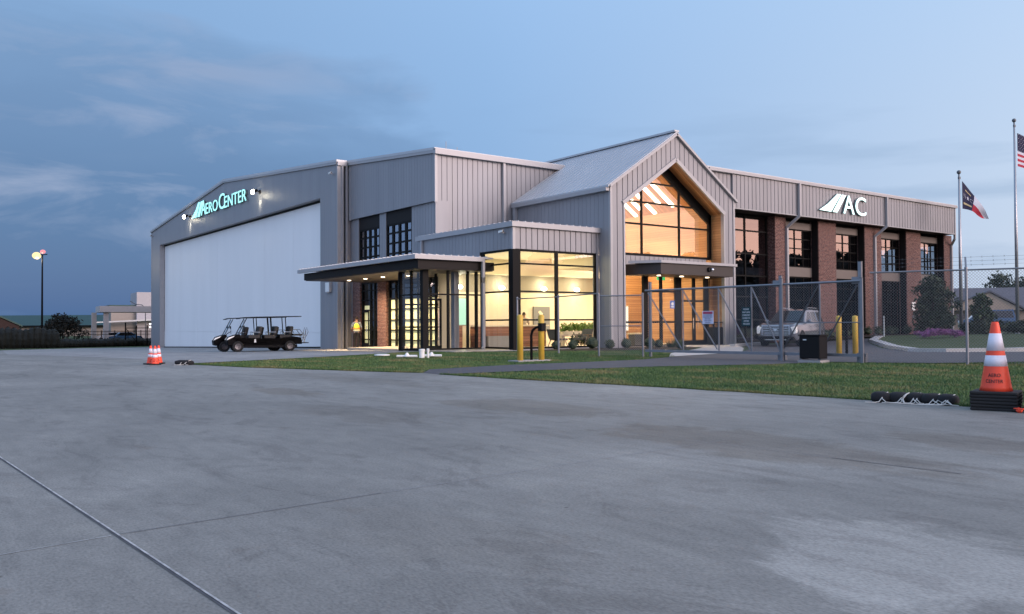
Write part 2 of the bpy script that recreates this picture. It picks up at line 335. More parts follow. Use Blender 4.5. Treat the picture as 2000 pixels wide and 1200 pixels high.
# blade material: colour varies over the lawn
m, t, b = nodes_mat('blade_mat')
g = t.nodes.new('ShaderNodeTexCoord')
r = t.nodes.new('ShaderNodeValToRGB'); e = r.color_ramp.elements; e.new(.5)
for el, p, c in zip(e, (.34, .50, .62), ((.042, .10, .027), (.074, .14, .038), (.18, .175, .07))): el.position = p; el.color = (*c, 1)
t.links.new(_n(.8, 8, (1, .5, 1)), r.inputs[0]); t.links.new(r.outputs[0], b.inputs['Base Color']); b.inputs['Roughness'].default_value = .7
m, t, b = nodes_mat('gravel_mat')
g = t.nodes.new('ShaderNodeTexCoord'); v = t.nodes.new('ShaderNodeTexVoronoi'); v.inputs['Scale'].default_value = 14; t.links.new(g.outputs['Object'], v.inputs['Vector'])
r = t.nodes.new('ShaderNodeValToRGB'); r.color_ramp.elements[0].color = (.24, .21, .19, 1); r.color_ramp.elements[1].color = (.55, .50, .46, 1)
s_ = t.nodes.new('ShaderNodeSeparateColor'); t.links.new(v.outputs['Color'], s_.inputs[0]); t.links.new(s_.outputs[0], r.inputs[0]); t.links.new(r.outputs[0], b.inputs['Base Color']); b.inputs['Roughness'].default_value = .9
bp = t.nodes.new('ShaderNodeBump'); bp.inputs['Strength'].default_value = 1; bp.inputs['Distance'].default_value = .04; bp.invert = True; t.links.new(v.outputs['Distance'], bp.inputs['Height']); t.links.new(bp.outputs[0], b.inputs['Normal'])

# ------------------------------------------------------------------ helpers
def zf(x, y):      # ground height: falls away towards the far side of the hangar, rises a little at the office beds
    return -0.016 * max(0.0, min(y, 92.0) - 34.0) + 0.26 * min(1.0, max(0.0, (x - 43.0) / 9.0))
class MB:
    def __init__(s): s.v = []; s.f = []
    def add(s, vs, fs):
        o = len(s.v); s.v += [tuple(p) for p in vs]; s.f += [tuple(o + i for i in f) for f in fs]; return s
    def box(s, x0, x1, y0, y1, z0, z1):
        if x0 > x1: x0, x1 = x1, x0
        if y0 > y1: y0, y1 = y1, y0
        return s.add([(x0, y0, z0), (x1, y0, z0), (x1, y1, z0), (x0, y1, z0), (x0, y0, z1), (x1, y0, z1), (x1, y1, z1), (x0, y1, z1)],
                     [(0, 3, 2, 1), (4, 5, 6, 7), (0, 1, 5, 4), (1, 2, 6, 5), (2, 3, 7, 6), (3, 0, 4, 7)])
    def prism(s, poly, axis, a, b):       # poly in the two other axes (order x,y,z without axis)
        n = len(poly)
        def p(q, k): return (k, q[0], q[1]) if axis == 0 else (q[0], k, q[1]) if axis == 1 else (q[0], q[1], k)
        vs = [p(q, a) for q in poly] + [p(q, b) for q in poly]
        return s.add(vs, [tuple(range(n))[::-1], tuple(range(n, 2 * n))] + [(i, (i + 1) % n, n + (i + 1) % n, n + i) for i in range(n)])
    def bar(s, p, q, w, h=None, up=(0, 0, 1)):
        p, q = Vector(p), Vector(q); h = h or w; d = (q - p).normalized(); u = Vector(up)
        if abs(d.dot(u)) > .99: u = Vector((1, 0, 0))
        a = d.cross(u).normalized() * w / 2; c = a.cross(d).normalized() * h / 2
        vs = [p - a - c, p + a - c, p + a + c, p - a + c, q - a - c, q + a - c, q + a + c, q - a + c]
        return s.add(vs, [(0, 3, 2, 1), (4, 5, 6, 7), (0, 1, 5, 4), (1, 2, 6, 5), (2, 3, 7, 6), (3, 0, 4, 7)])
    def tube(s, pts, r, n=8, cap=True):
        pts = [Vector(p) for p in pts]; rs = r if isinstance(r, (list, tuple)) else [r] * len(pts); vs = []; fs = []; ref = None
        for i, p in enumerate(pts):
            d = (pts[min(i + 1, len(pts) - 1)] - pts[max(i - 1, 0)]).normalized()
            if ref is None: ref = Vector((0, 0, 1)) if abs(d.z) < .9 else Vector((1, 0, 0))
            a = d.cross(ref).normalized(); c = a.cross(d).normalized(); ref = c
            for k in range(n):
                t_ = 2 * math.pi * k / n; vs.append(p + (a * math.cos(t_) + c * math.sin(t_)) * rs[i])
        for i in range(len(pts) - 1):
            for k in range(n): fs.append((i * n + k, i * n + (k + 1) % n, (i + 1) * n + (k + 1) % n, (i + 1) * n + k))
        if cap: fs += [tuple(range(n))[::-1], tuple(range((len(pts) - 1) * n, len(pts) * n))]
        return s.add(vs, fs)
    def lathe(s, prof, n=16, c=(0, 0, 0), axis=2):   # prof: (radius, height)
        vs = []; fs = []
        for r, h in prof:
            for k in range(n):
                t_ = 2 * math.pi * k / n; a, b = r * math.cos(t_), r * math.sin(t_)
                q = (a, b, h) if axis == 2 else (h, a, b) if axis == 0 else (b, h, a)
                vs.append((c[0] + q[0], c[1] + q[1], c[2] + q[2]))
        for i in range(len(prof) - 1):
            for k in range(n): fs.append((i * n + k, i * n + (k + 1) % n, (i + 1) * n + (k + 1) % n, (i + 1) * n + k))
        fs += [tuple(range(n))[::-1], tuple(range((len(prof) - 1) * n, len(prof) * n))]
        return s.add(vs, fs)
    def blob(s, c, r, n=10, m_=7, jit=0.0):
        vs = []; fs = []; rx, ry, rz = r if isinstance(r, tuple) else (r, r, r)
        for i in range(m_ + 1):
            th = math.pi * i / m_
            for k in range(n):
                ph = 2 * math.pi * k / n; j = 1 + random.uniform(-jit, jit)
                vs.append((c[0] + rx * math.sin(th) * math.cos(ph) * j, c[1] + ry * math.sin(th) * math.sin(ph) * j, c[2] + rz * math.cos(th) * j))
        for i in range(m_):
            for k in range(n): fs.append((i * n + k, (i + 1) * n + k, (i + 1) * n + (k + 1) % n, i * n + (k + 1) % n))
        return s.add(vs, fs)
    def build(s, name, material, parent=None, org=(0, 0, 0), smooth=False, recalc=True, **pr):
        me = bpy.data.meshes.new(name); me.from_pydata([(v[0] - org[0], v[1] - org[1], v[2] - org[2]) for v in s.v], [], s.f)
        if recalc:
            bm = bmesh.new(); bm.from_mesh(me); bmesh.ops.recalc_face_normals(bm, faces=bm.faces); bm.to_mesh(me); bm.free()
        if smooth: me.polygons.foreach_set('use_smooth', [True] * len(me.polygons))
        me.materials.append(MAT[material] if isinstance(material, str) else material)
        o = bpy.data.objects.new(name, me); COL.objects.link(o)
        if parent: o.parent = parent
        elif org != (0, 0, 0): o.location = org
        for k, v in pr.items(): o[k] = v
        return o
def thing(name, label, cat, loc=(0, 0, 0), rz=0.0, group=None):
    o = bpy.data.objects.new(name, None); COL.objects.link(o); o.location = loc; o.rotation_euler = (0, 0, rz); o.empty_display_size = .2
    o['label'] = label; o['category'] = cat
    if group: o['group'] = group
    return o
def dup(root, loc, rz, label):
    r = root.copy(); COL.objects.link(r); r.location = loc; r.rotation_euler = (0, 0, rz); r['label'] = label
    for ch in list(root.children):
        c = ch.copy(); COL.objects.link(c); c.parent = r
        for g in ch.children:
            d = g.copy(); COL.objects.link(d); d.parent = c
    return r
def text_mesh(body, size, ext):
    cu = bpy.data.curves.new('lettering', 'FONT'); cu.body = body; cu.size = size; cu.extrude = ext; cu.align_x = 'LEFT'; cu.resolution_u = 4
    o = bpy.data.objects.new('lettering', cu); COL.objects.link(o); bpy.context.view_layer.update()
    me = bpy.data.meshes.new_from_object(o.evaluated_get(bpy.context.evaluated_depsgraph_get())); COL.objects.unlink(o); bpy.data.objects.remove(o)
    vs = [v.co.copy() for v in me.vertices]; fs = [tuple(p.vertices) for p in me.polygons]; bpy.data.meshes.remove(me)
    return vs, fs
def put_text(mb, body, o, xd, yd, w=None, h=None, ext=.01, bold=0.0):
    """lettering fitted into a w x h box whose lower left corner is o"""
    vs, fs = text_mesh(body, 1.0, 0.5); xs = [v.x for v in vs]; ys = [v.y for v in vs]
    x0, x1, y0, y1 = min(xs), max(xs), min(ys), max(ys); sy = h / (y1 - y0); sx = (w / (x1 - x0)) if w else sy
    xd, yd, o = Vector(xd), Vector(yd), Vector(o); nn = xd.cross(yd)
    mb.add([o + xd * (v.x - x0) * sx + yd * (v.y - y0) * sy + nn * v.z * 2 * ext for v in vs], fs)
    return (x1 - x0) * sx
def sheet(name, poly, lift, material, cuts=True, step=None, **pr):
    bm = bmesh.new(); vs = [bm.verts.new((p[0], p[1], 0)) for p in poly]; bm.faces.new(vs)
    for co, no in (((0, 34, 0), (0, 1, 0)), ((0, 92, 0), (0, 1, 0)), ((43, 0, 0), (1, 0, 0)), ((52, 0, 0), (1, 0, 0))):
        bmesh.ops.bisect_plane(bm, geom=list(bm.verts) + list(bm.edges) + list(bm.faces), plane_co=co, plane_no=no)
    bmesh.ops.triangulate(bm, faces=bm.faces)
    for v in bm.verts: v.co.z = zf(v.co.x, v.co.y) + lift
    bmesh.ops.recalc_face_normals(bm, faces=bm.faces)
    if bm.faces and sum(f.normal.z for f in bm.faces) < 0: bmesh.ops.reverse_faces(bm, faces=bm.faces)
    me = bpy.data.meshes.new(name); bm.to_mesh(me); bm.free(); me.materials.append(MAT[material]); o = bpy.data.objects.new(name, me); COL.objects.link(o)
    for k, v in pr.items(): o[k] = v
    return o
def inpoly(x, y, poly):
    c = False; j = len(poly) - 1
    for i in range(len(poly)):
        xi, yi = poly[i]; xj, yj = poly[j]
        if (yi > y) != (yj > y) and x < (xj - xi) * (y - yi) / (yj - yi) + xi: c = not c
        j = i
    return c
def lamp(kind, loc, energy, col, size=.3, aim=None, spot=None, sy=None):
    d = bpy.data.lights.new(kind.lower() + '_lamp', kind); d.energy = energy; d.color = col
    if kind == 'AREA':
        d.size = size
        if sy: d.shape = 'RECTANGLE'; d.size_y = sy
    else: d.shadow_soft_size = size
    if kind == 'SPOT': d.spot_size = R_(spot or 90); d.spot_blend = .6
    o = bpy.data.objects.new(kind.lower() + '_lamp', d); COL.objects.link(o); o.location = loc
    if aim: o.rotation_euler = (Vector(aim) - Vector(loc)).to_track_quat('-Z', 'Y').to_euler()
    return o

# ------------------------------------------------------------------ ground sheets
ST = dict(kind='structure')
sheet('ground', [(-900, -900), (2500, -900), (2500, 2500), (-900, 2500)], -.02, 'lawn_mat', **ST)
APRON = [(-60, -40), (11.6, -40), (12.4, -8), (12.42, 5.1), (12.3, 7.3), (11.9, 11.2), (11.25, 15.0), (10.95, 17.6), (11.1, 18.35), (10.3, 20.0), (9.5, 22.2), (8.63, 24.6), (7.9, 28.0), (8.0, 28.45),
         (10.3, 29.3), (14, 30.8), (18.8, 33.4), (23.9, 34.2), (24.2, 48.0), (23.6, 48.6), (23.6, 93.5), (16.5, 95.5), (9.0, 93.0), (-60, 92.0)]
sheet('apron', APRON, .0, 'apron_concrete', **ST)
sheet('hangar_ramp', [(8.05, 28.5), (10.3, 29.3), (14, 30.8), (18.8, 33.35), (20.0, 34.0), (23.9, 34.3), (24.2, 48.0), (23.4, 48.6), (23.4, 93.0), (9.5, 92.8), (6.2, 58), (7.4, 44)], .004, 'ramp_concrete', **ST)
ROAD = [(10.95, 17.7), (14.6, 17.35), (17.7, 16.7), (20.7, 15.45), (23.2, 15.0), (24.6, 12.6), (28, 11.0), (33, 10.0), (60, 2), (62, 9), (36, 15.0), (33.2, 17.6), (37.5, 21.6), (46, 27.3), (50, 29.6), (40, 30.1), (36.5, 28.6), (33, 25.5),
        (28.2, 22.3), (23.3, 21.3), (20.5, 20.3), (17.8, 20.25), (15.2, 20.4), (12.0, 19.85), (11.0, 18.5)]
sheet('road', ROAD, .004, 'asphalt', **ST)
# kerbs round the grass island inside the gate and along the front walk
def kerb(pts, w=.32, h=.13):
    mb = MB()
    P = [Vector((p[0], p[1], 0)) for p in pts]
    nrm = []
    for i in range(len(P)):
        d = (P[min(i + 1, len(P) - 1)] - P[max(i - 1, 0)]).normalized(); nrm.append(Vector((-d.y, d.x, 0)))
    vs = []
    for p, q in zip(P, nrm):
        for s_, hh in ((-.5, -.05), (-.5, h), (.5, h), (.5, -.05)): 
            c = p + q * w * s_; vs.append((c.x, c.y, zf(c.x, c.y) + hh))
    fs = []
    for i in range(len(P) - 1):
        for k in range(4): fs.append((i * 4 + k, i * 4 + (k + 1) % 4, i * 4 + 4 + (k + 1) % 4, i * 4 + 4 + k))
    fs += [(3, 2, 1, 0), tuple(len(P) * 4 - 4 + k for k in range(4))]
    mb.add(vs, fs); return mb
ISL = [(61, 9.6), (48, 12.3), (36.8, 15.6), (34.3, 17.1), (34.0, 18.2), (37.8, 21.2), (46.2, 27.1), (50.5, 29.2)]
kb = kerb(ISL, .45, .13); kb.build('kerb', 'kerb', kind='structure')
sheet('island_grass', [(61.2, 9.8), (48, 12.5), (36.9, 15.8), (34.6, 17.2), (34.3, 18.1), (37.9, 21.0), (46.3, 26.9), (51, 29.3), (63, 31), (70, 20)], .09, 'lawn_mat', **ST)
kerb([(35.0, 28.2), (36.6, 28.75), (40.2, 30.15)], .3, .13).build('kerb', 'kerb', kind='structure')
sheet('front_walk', [(22.9, 21.3), (25.6, 23.7), (30.4, 26.6), (33.2, 28.6), (33.6, 31.5), (38.2, 31.5), (38.2, 30.2), (36.4, 28.9), (33.0, 25.9), (28.4, 22.4)], .010, 'sidewalk', **ST)
sheet('mulch_bed', [(23.8, 30.2), (26.0, 28.3), (28.0, 27.4), (29.6, 26.9), (31.2, 27.4), (33.1, 28.9), (33.4, 31.5), (28.9, 31.5), (28.8, 31.45), (23.6, 31.45)], .012, 'mulch', **ST)
sheet('gravel_bed', [(19.6, 33.3), (20.6, 31.9), (21.8, 31.0), (23.0, 30.6), (23.9, 30.3), (23.7, 31.6), (23.5, 34.0), (20.1, 34.0)], .016, 'gravel_mat', **ST)
sheet('office_bed', [(43.2, 30.0), (52, 29.2), (58, 27.3), (63, 26.5), (66, 29), (64.5, 31.6), (43.2, 31.6)], .10, 'mulch', **ST)
# joints sawn into the apron
def strip(name, p, q, w, lift, material):
    p, q = Vector((*p, 0)), Vector((*q, 0)); d = (q - p).normalized(); n = Vector((-d.y, d.x, 0)) * w / 2
    return sheet(name, [tuple((p - n).xy), tuple((q - n).xy), tuple((q + n).xy), tuple((p + n).xy)], lift, material, **ST)
mat('joint_sealant', (.42, .42, .41), .8, var=.5, vscale=9); mat('joint_dark', (.10, .10, .11), .9, var=.4, vscale=4); mat('joint_faint', (.25, .25, .26), .9, var=.3, vscale=1.5)
strip('slab_joint', (.84, 10.7), (1.37, .4), .017, .004, 'joint_dark'); strip('slab_joint_filler', (.848, 10.7), (1.378, .4), .012, .008, 'joint_sealant')
strip('slab_joint', (.4, 5.23), (1.09, 5.33), .008, .004, 'joint_sealant'); strip('slab_joint', (1.13, 5.335), (2.9, 5.47), .009, .004, 'joint_dark'); strip('slab_joint', (2.9, 5.47), (7.0, 5.75), .006, .004, 'joint_faint')
strip('slab_joint', (6.80, 4.4), (6.86, 3.3), .016, .004, 'joint_dark'); strip('slab_joint', (6.5, 10), (6.8, 4.4), .006, .004, 'joint_faint')
for yy in (11.4, 17.4, 23.4): strip('slab_joint', (-8, yy - .6), (10.2, yy + .3), .012, .004, 'joint_faint')

# ------------------------------------------------------------------ the terminal building
RO = (23.6, 38.0, 0.0)
bld = thing('airport_building', 'long grey metal terminal with hangar door, glazed gabled entrance and brick office wing', 'building', RO)
def part(mb, name, material, parent=None, **k): return mb.build(name, material, parent or bld, RO, **k)
def ribbed(mb, axis, u0, u1, c, out, zb, zt, pitch=.345, gap=.035, dep=.035, thick=.12, phase=None):
    """vertical standing panels on a backing sheet; zb / zt are numbers or functions of the run"""
    fb = zb if callable(zb) else (lambda u: zb); ft = zt if callable(zt) else (lambda u: zt)
    def quad(a, b, o0, o1):
        if b - a < 1e-4: return
        pts = [(a, fb(a + 1e-4)), (b, fb(b - 1e-4)), (b, ft(b - 1e-4)), (a, ft(a + 1e-4))]
        c0, c1 = c - out * o0, c - out * o1
        mb.prism(pts, 1 if axis == 'x' else 0, c0, c1)
    n = max(1, round((u1 - u0) / pitch)); p = (u1 - u0) / n
    for i in range(n):
        a, b = u0 + i * p, u0 + (i + 1) * p
        quad(a, b - gap, 0, dep)
        quad(a, b, dep, dep + thick)
HX, WX = 22.87, 23.60     # hangar face, wing face (both look to -X)
slope_top = lambda y: 13.05 - 0.083 * abs(y - 70.2)
# hangar end wall with its door opening
mb = MB()
ribbed(mb, 'y', 48.75, 51.3, HX, -1, -1.6, slope_top, .30, .012, .02, .48)
ribbed(mb, 'y', 51.3, 70.2, HX, -1, 9.43, slope_top, .30, .012, .02, .48)
ribbed(mb, 'y', 70.2, 90.07, HX, -1, 9.43, slope_top, .30, .012, .02, .48)
ribbed(mb, 'y', 90.07, 93.2, HX, -1, -1.6, slope_top, .30, .012, .02, .48)
ribbed(mb, 'x', HX, 24.1, 48.75, -1, -1.6, 11.1, .30, .03, .03, .1)
part(mb, 'hangar_wall', 'wall_metal')
for q in ((HX - .03, HX + .25, 48.68, 48.80, -1.6, 11.15), (HX - .03, HX + .1, 93.14, 93.26, -1.6, 11.0)): part(MB().box(*q), 'corner_trim', 'trim_metal')
part(MB().box(HX + .01, HX + .44, 90.03, 90.065, -1.6, 9.42), 'door_jamb', 'trim_metal')
mb = MB()
ys = [51.32 + i * (90.05 - 51.32) / 7 for i in range(8)]
for a, b_ in zip(ys[:-1], ys[1:]):
    mb.box(23.36, 23.5, a, b_ - .015, .75, 9.42); mb.box(23.34, 23.5, a, b_ - .015, -1.6, .735)
mb.box(23.42, 23.5, 51.32, 90.05, -1.6, 9.42)
dr = part(mb, 'hangar_door', 'door_white')
mb = MB()
for (a, b_) in ((51.33, 90.04),): mb.prism([(51.33, -.42), (90.04, -1.02), (90.04, -.80), (51.33, -.16)], 0, 23.30, 23.36)
part(mb, 'seal', 'black_rubber', dr)
mb = MB().box(HX + .5, 23.33, 51.32, 90.05, 9.28, 9.425)
part(mb, 'door_head', 'dark_bronze')
# roofs
mb = MB().prism([(93.4, 11.02), (93.4, 11.17), (70.2, 13.28), (48.6, 11.48), (48.6, 11.34), (70.2, 13.1)], 0, HX - .12, 66)
mb.prism([(48.6, 11.34), (48.6, 11.48), (38.25, 10.56), (38.25, 10.42)], 0, WX - .12, 66)
part(mb, 'main_roof', 'roof_metal')
mb = MB()
for a, b_, xx in (((93.35, 11.10), (70.2, 13.16), HX), ((70.2, 13.16), (48.7, 11.36), HX), ((48.5, 11.34), (38.3, 10.44), WX)):
    mb.bar((xx - .06, a[0], a[1] - .04), (xx - .06, b_[0], b_[1] - .04), .09, .26)
part(mb, 'rake_trim', 'trim_metal')
part(MB().box(HX - .05, WX - .13, 48.55, 48.72, 11.12, 11.36), 'gutter', 'trim_metal'); part(MB().box(WX - .12, 35.0, 38.16, 38.34, 10.22, 10.5), 'gutter', 'trim_metal')
def downspout(pts, w=.12):
    mb = MB()
    for p, q in zip(pts[:-1], pts[1:]): mb.bar(p, q, w, w)
    for p in pts[1:-1]: mb.blob(p, w * .56, 6, 4)
    return part(mb, 'downspout', 'trim_metal')
downspout([(23.15, 48.62, 11.1), (23.15, 48.62, -.2)]); downspout([(23.42, 48.60, 11.1), (23.42, 48.60, -.2)], .10)
downspout([(28.05, 38.33, 10.2), (28.05, 38.33, 5.9)], .15)
# wing: upper panel, pilasters, windows, brick piers under the canopy
mb = MB(); ribbed(mb, 'y', 38.45, 48.6, WX, -1, 7.76, lambda y: 11.30 - .0885 * (48.5 - y) - .05, .30, .012, .02, .10)
part(mb, 'wing_wall', 'wall_metal')
for q in ((WX - .03, WX + .13, 38.36, 38.46, 7.70, 10.3), (WX - .02, WX + .1, 48.42, 48.62, 7.72, 11.1)): part(MB().box(*q), 'corner_trim', 'trim_metal')
WW = 23.76
mb = MB()
for a, b_ in ((47.62, 48.72), (44.13, 44.92)):
    ribbed(mb, 'y', a, b_, WW, -1, 3.9, 7.76, .30, .02, .02, .10); part(mb, 'pilaster', 'wall_metal'); mb = MB()
mb = MB()
ribbed(mb, 'y', 38.45, 41.15, WW, -1, 3.9, 7.76, .30, .02, .02, .10)
part(mb, 'wing_wall', 'wall_metal'); mb = MB()
ribbed(mb, 'y', 48.40, 48.72, WW, -1, -.6, 3.9, .16, .02, .02, .10)
part(mb, 'wing_wall', 'wall_metal'); mb = MB().box(WX + .02, 24.4, 38.40, 38.46, 3.9, 7.8)
part(mb, 'wing_wall', 'wall_metal')
part(MB().box(WW - .03, WW + .22, 47.42, 48.40, -.6, 3.9), 'brick_pier', 'brick'); part(MB().box(WW - .06, WW + .22, 44.02, 45.1, -.6, 3.9), 'brick_pier', 'brick')
def glazing(axis, c, u0, u1, z0, z1, us, zs, fw=.09, dep=.12, gl='lobby_glass', name='window', fm='black_frame', edge=None, parent=None):
    e = edge if edge is not None else fw; mb = MB()
    def b(ua, ub, za, zb_, d):
        if axis == 'x': mb.box(ua, ub, c - d / 2, c + d / 2, za, zb_)
        else: mb.box(c - d / 2, c + d / 2, ua, ub, za, zb_)
    b(u0, u0 + e, z0, z1, dep); b(u1 - e, u1, z0, z1, dep); b(u0 + e, u1 - e, z0, z0 + e, dep - .006); b(u0 + e, u1 - e, z1 - e, z1, dep - .006)
    for u in us:
        w = fw
        if isinstance(u, tuple): u, w = u
        b(u - w / 2, u + w / 2, z0 + e, z1 - e, dep - .012)
    for zz in zs:
        w = fw
        if isinstance(zz, tuple): zz, w = zz
        b(u0 + e, u1 - e, zz - w / 2, zz + w / 2, dep - .03)
    f = part(mb, name, fm, parent)
    g_ = MB(); a, d_ = u0 + e * .5, u1 - e * .5
    g_.add([(a, c, z0), (d_, c, z0), (d_, c, z1), (a, c, z1)] if axis == 'x' else [(c, d_, z0), (c, a, z0), (c, a, z1), (c, d_, z1)], [(0, 1, 2, 3)])
    part(g_, 'pane', gl, f, recalc=False)
    return f
for a, b_ in ((44.93, 47.61), (41.16, 44.12)):
    w_ = (b_ - a); us = [a + w_ * k / 4 for k in (1, 2, 3)]
    glazing('y', 23.86, a, b_, 4.0, 7.06, [(u, .2) for u in us], [6.5, 5.92, 5.33, 4.75], .1, .12, 'wing_glass', edge=.12)
    part(MB().box(23.80, 23.95, a, b_, 7.06, 7.78), 'header_panel', 'dark_bronze')
# ground-floor bays under the canopy: door bay and lit bay
bay = glazing('y', 23.90, 45.1, 47.42, -.19, 3.85, [(45.75, .18), (46.28, .2)], [3.3, 2.72, 2.12, (1.5, .05), .92, .35], .07, .12, 'clear_glass', edge=.14)
d = MB(); d.box(23.80, 23.838, 46.42, 46.51, -.17, 2.1); d.box(23.80, 23.838, 47.19, 47.28, -.17, 2.1); d.box(23.802, 23.836, 46.51, 47.19, -.17, .14); d.box(23.802, 23.836, 46.51, 47.19, 1.98, 2.1)
door = part(d, 'door', 'black_frame'); part(MB().tube([(23.75, 46.58, .8), (23.75, 46.58, 1.15)], .018, 6), 'handle', 'chrome', door)
glazing('y', 23.90, 38.6, 44.02, -.15, 3.85, [(43.15, .14), (42.3, .1), (41.4, .1), (40.2, .1), (39.4, .1)], [3.3, 2.72, 2.12, 1.5, .92, .35], .07, .12, 'clear_glass', edge=.14)
part(MB().box(23.972, 23.98, 38.7, 43.98, -.1, 2.68), 'window_blind', 'blind_glow')
part(MB().box(23.972, 23.98, 46.45, 47.25, .0, 2.4), 'window_blind', 'blind_glow')
# wing interior shell
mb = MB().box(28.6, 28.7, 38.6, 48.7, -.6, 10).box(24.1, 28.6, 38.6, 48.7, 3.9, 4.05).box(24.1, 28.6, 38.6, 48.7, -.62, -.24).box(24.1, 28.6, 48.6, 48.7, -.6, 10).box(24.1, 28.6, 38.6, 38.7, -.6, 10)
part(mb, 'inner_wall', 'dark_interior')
# side wall of the wing behind the entrance roof
mb = MB(); ribbed(mb, 'x', WX + .13, 36.0, 38.45, -1, 5.0, 10.3, .33, .035, .035, .12)
part(mb, 'wing_wall', 'wall_metal')

# ---- lobby box
BX, BY = 23.50, 31.45
mb = MB(); ribbed(mb, 'x', BX + .12, 28.72, BY, -1, 4.71, 5.75, .345, .045, .05, .12); part(mb, 'lobby_wall', 'wall_metal')
mb = MB(); ribbed(mb, 'y', BY + .02, 39.9, BX, -1, 4.71, 5.75, .30, .015, .02, .10); ribbed(mb, 'y', 34.15, 39.9, BX, -1, 4.05, 4.71, .30, .015, .02, .10); part(mb, 'lobby_wall', 'wall_metal')
for q in ((BX - .02, BX + .13, BY - .03, BY + .1, 4.69, 5.73), (28.70, 28.84, BY - .02, BY + .1, 4.69, 5.73)): part(MB().box(*q), 'corner_trim', 'trim_metal')
mb = MB().box(BX - .16, 28.86, BY - .18, BY - .02, 5.72, 5.96).box(BX - .16, BX - .0, BY - .02, 40.05, 5.72, 5.96)
part(mb, 'gutter', 'trim_metal')
mb = MB().prism([(BY - .02, 5.90), (40.0, 5.98), (40.0, 6.02), (BY - .02, 5.95)], 0, BX + .0, 28.84)
k = BY + .1
while k < 39.9: mb.box(BX - .10, BX + .5, k, k + .06, 5.96, 6.0); k += .42
k = BX + .2
while k < 28.7: mb.box(k, k + .06, BY - .14, BY + .5, 5.96, 6.0); k += .42
part(mb, 'lobby_roof', 'roof_metal')
downspout([(BX - .08, 39.5, 5.72), (BX - .08, 39.5, 4.3)])
# black corner column and glazing
mb = MB().box(BX, BX + .38, BY, BY + .30, -.05, 4.70); part(mb, 'corner_post', 'black_frame')
glazing('x', BY + .10, BX + .38, 28.70, .05, 4.70, [(26.17, .16)], [4.04, 2.74, 1.41], .075, .13, 'lobby_glass', 'lobby_window', edge=.09)
glazing('y', BX + .10, BY + .30, 34.15, .05, 4.70, [(34.0, .20)], [4.04, 2.74, 1.41], .075, .13, 'lobby_glass', 'lobby_window', edge=.09)
part(MB().box(28.70, 28.86, BY + .02, BY + .3, 0, 4.69), 'corner_post', 'trim_metal')
part(MB().box(BX + .02, 28.7, BY + .03, BY + .35, -.3, .05), 'base_course', 'concrete_pad')

# ---- corner vestibule with its flat canopy
VX, VY = 20.15, 33.95
glazing('x', VY, VX + .24, BX, .04, 4.0, [(21.55, .11), (22.65, .11), (23.15, .13)], [2.63, 3.78], .07, .12, 'clear_glass', 'vestibule_window', edge=.07)
glazing('y', VX + .06, VY + .12, 36.1, .0, 4.0, [(35.05, .12)], [2.63, 3.78], .07, .12, 'clear_glass', 'vestibule_window', edge=.09)
part(MB().box(VX, VX + .24, VY - .06, VY + .12, -.1, 4.1), 'corner_post', 'black_frame')
part(MB().box(VX, VX + .18, 36.0, 36.2, -.1, 4.1), 'corner_post', 'black_frame')
glazing('x', 36.1, VX + .18, BX, .0, 4.0, [(21.2, .1), (22.2, .1)], [2.2, 1.1], .08, .1, 'clear_glass', 'inner_window', edge=.08)
d = MB(); d.box(20.58, 20.66, VY + .42, VY + .48, .05, 2.45).box(21.38, 21.46, VY + .42, VY + .48, .05, 2.45).box(20.66, 21.38, VY + .425, VY + .475, .05, .22).box(20.66, 21.38, VY + .425, VY + .475, 2.35, 2.45).box(20.66, 21.38, VY + .43, VY + .47, 1.08, 1.14)
door = part(d, 'door', 'black_frame'); part(MB().tube([(21.28, VY + .38, .5), (21.28, VY + .38, 1.9)], .02, 6).tube([(20.66, VY + .37, 2.02), (21.36, VY + .37, 2.02)], .018, 6), 'handle', 'chrome', door)
part(MB().box(22.35, 22.62, VY + .7, VY + 1.0, .02, 4.0), 'inner_column', 'wall_metal'); part(MB().box(22.3, 23.45, 36.0, 36.04, .02, 4.0), 'bounce_panel', 'interior_cream')  # pale panel added at the back to brighten the vestibule
can = MB().box(19.52, 23.72, 33.25, 46.0, 3.78, 4.16)
cano = part(can, 'canopy', 'dark_bronze')
part(MB().box(19.6, 23.70, 33.35, 45.95, 3.745, 3.78), 'soffit', 'soffit_dark', cano)
part(MB().box(19.20, 23.0, 32.97, 33.10, 4.17, 4.36).box(19.20, 19.33, 33.10, 46.2, 4.17, 4.36), 'fascia', 'trim_metal', cano)
mb = MB().box(19.28, 23.5, 33.0, 46.15, 4.30, 4.38)
k = 33.2
while k < 46.0: mb.box(19.22, 20.6, k, k + .06, 4.38, 4.42); k += .40
k = 19.5
while k < 23.3: mb.box(k, k + .06, 32.98, 34.0, 4.38, 4.42); k += .40
part(mb, 'canopy_roof', 'roof_metal', cano)
for (xx, yy) in ((21.35, 44.0), (21.35, 42.0), (21.35, 40.0), (21.9, 38.3)):
    part(MB().lathe([(.10, 3.725), (.10, 3.744)], 12, (xx, yy, 0)), 'downlight', 'down_glow', cano)
    lamp('SPOT', (xx, yy, 3.70), 1300, (1, .70, .40), .08, (xx + 1.3, yy + .2, 0), 125)
downspout([(22.92, 33.02, 4.2), (22.92, 33.02, 3.45), (23.12, 33.3, 3.2), (23.12, 33.3, .12), (22.98, 33.15, .06)], .13)

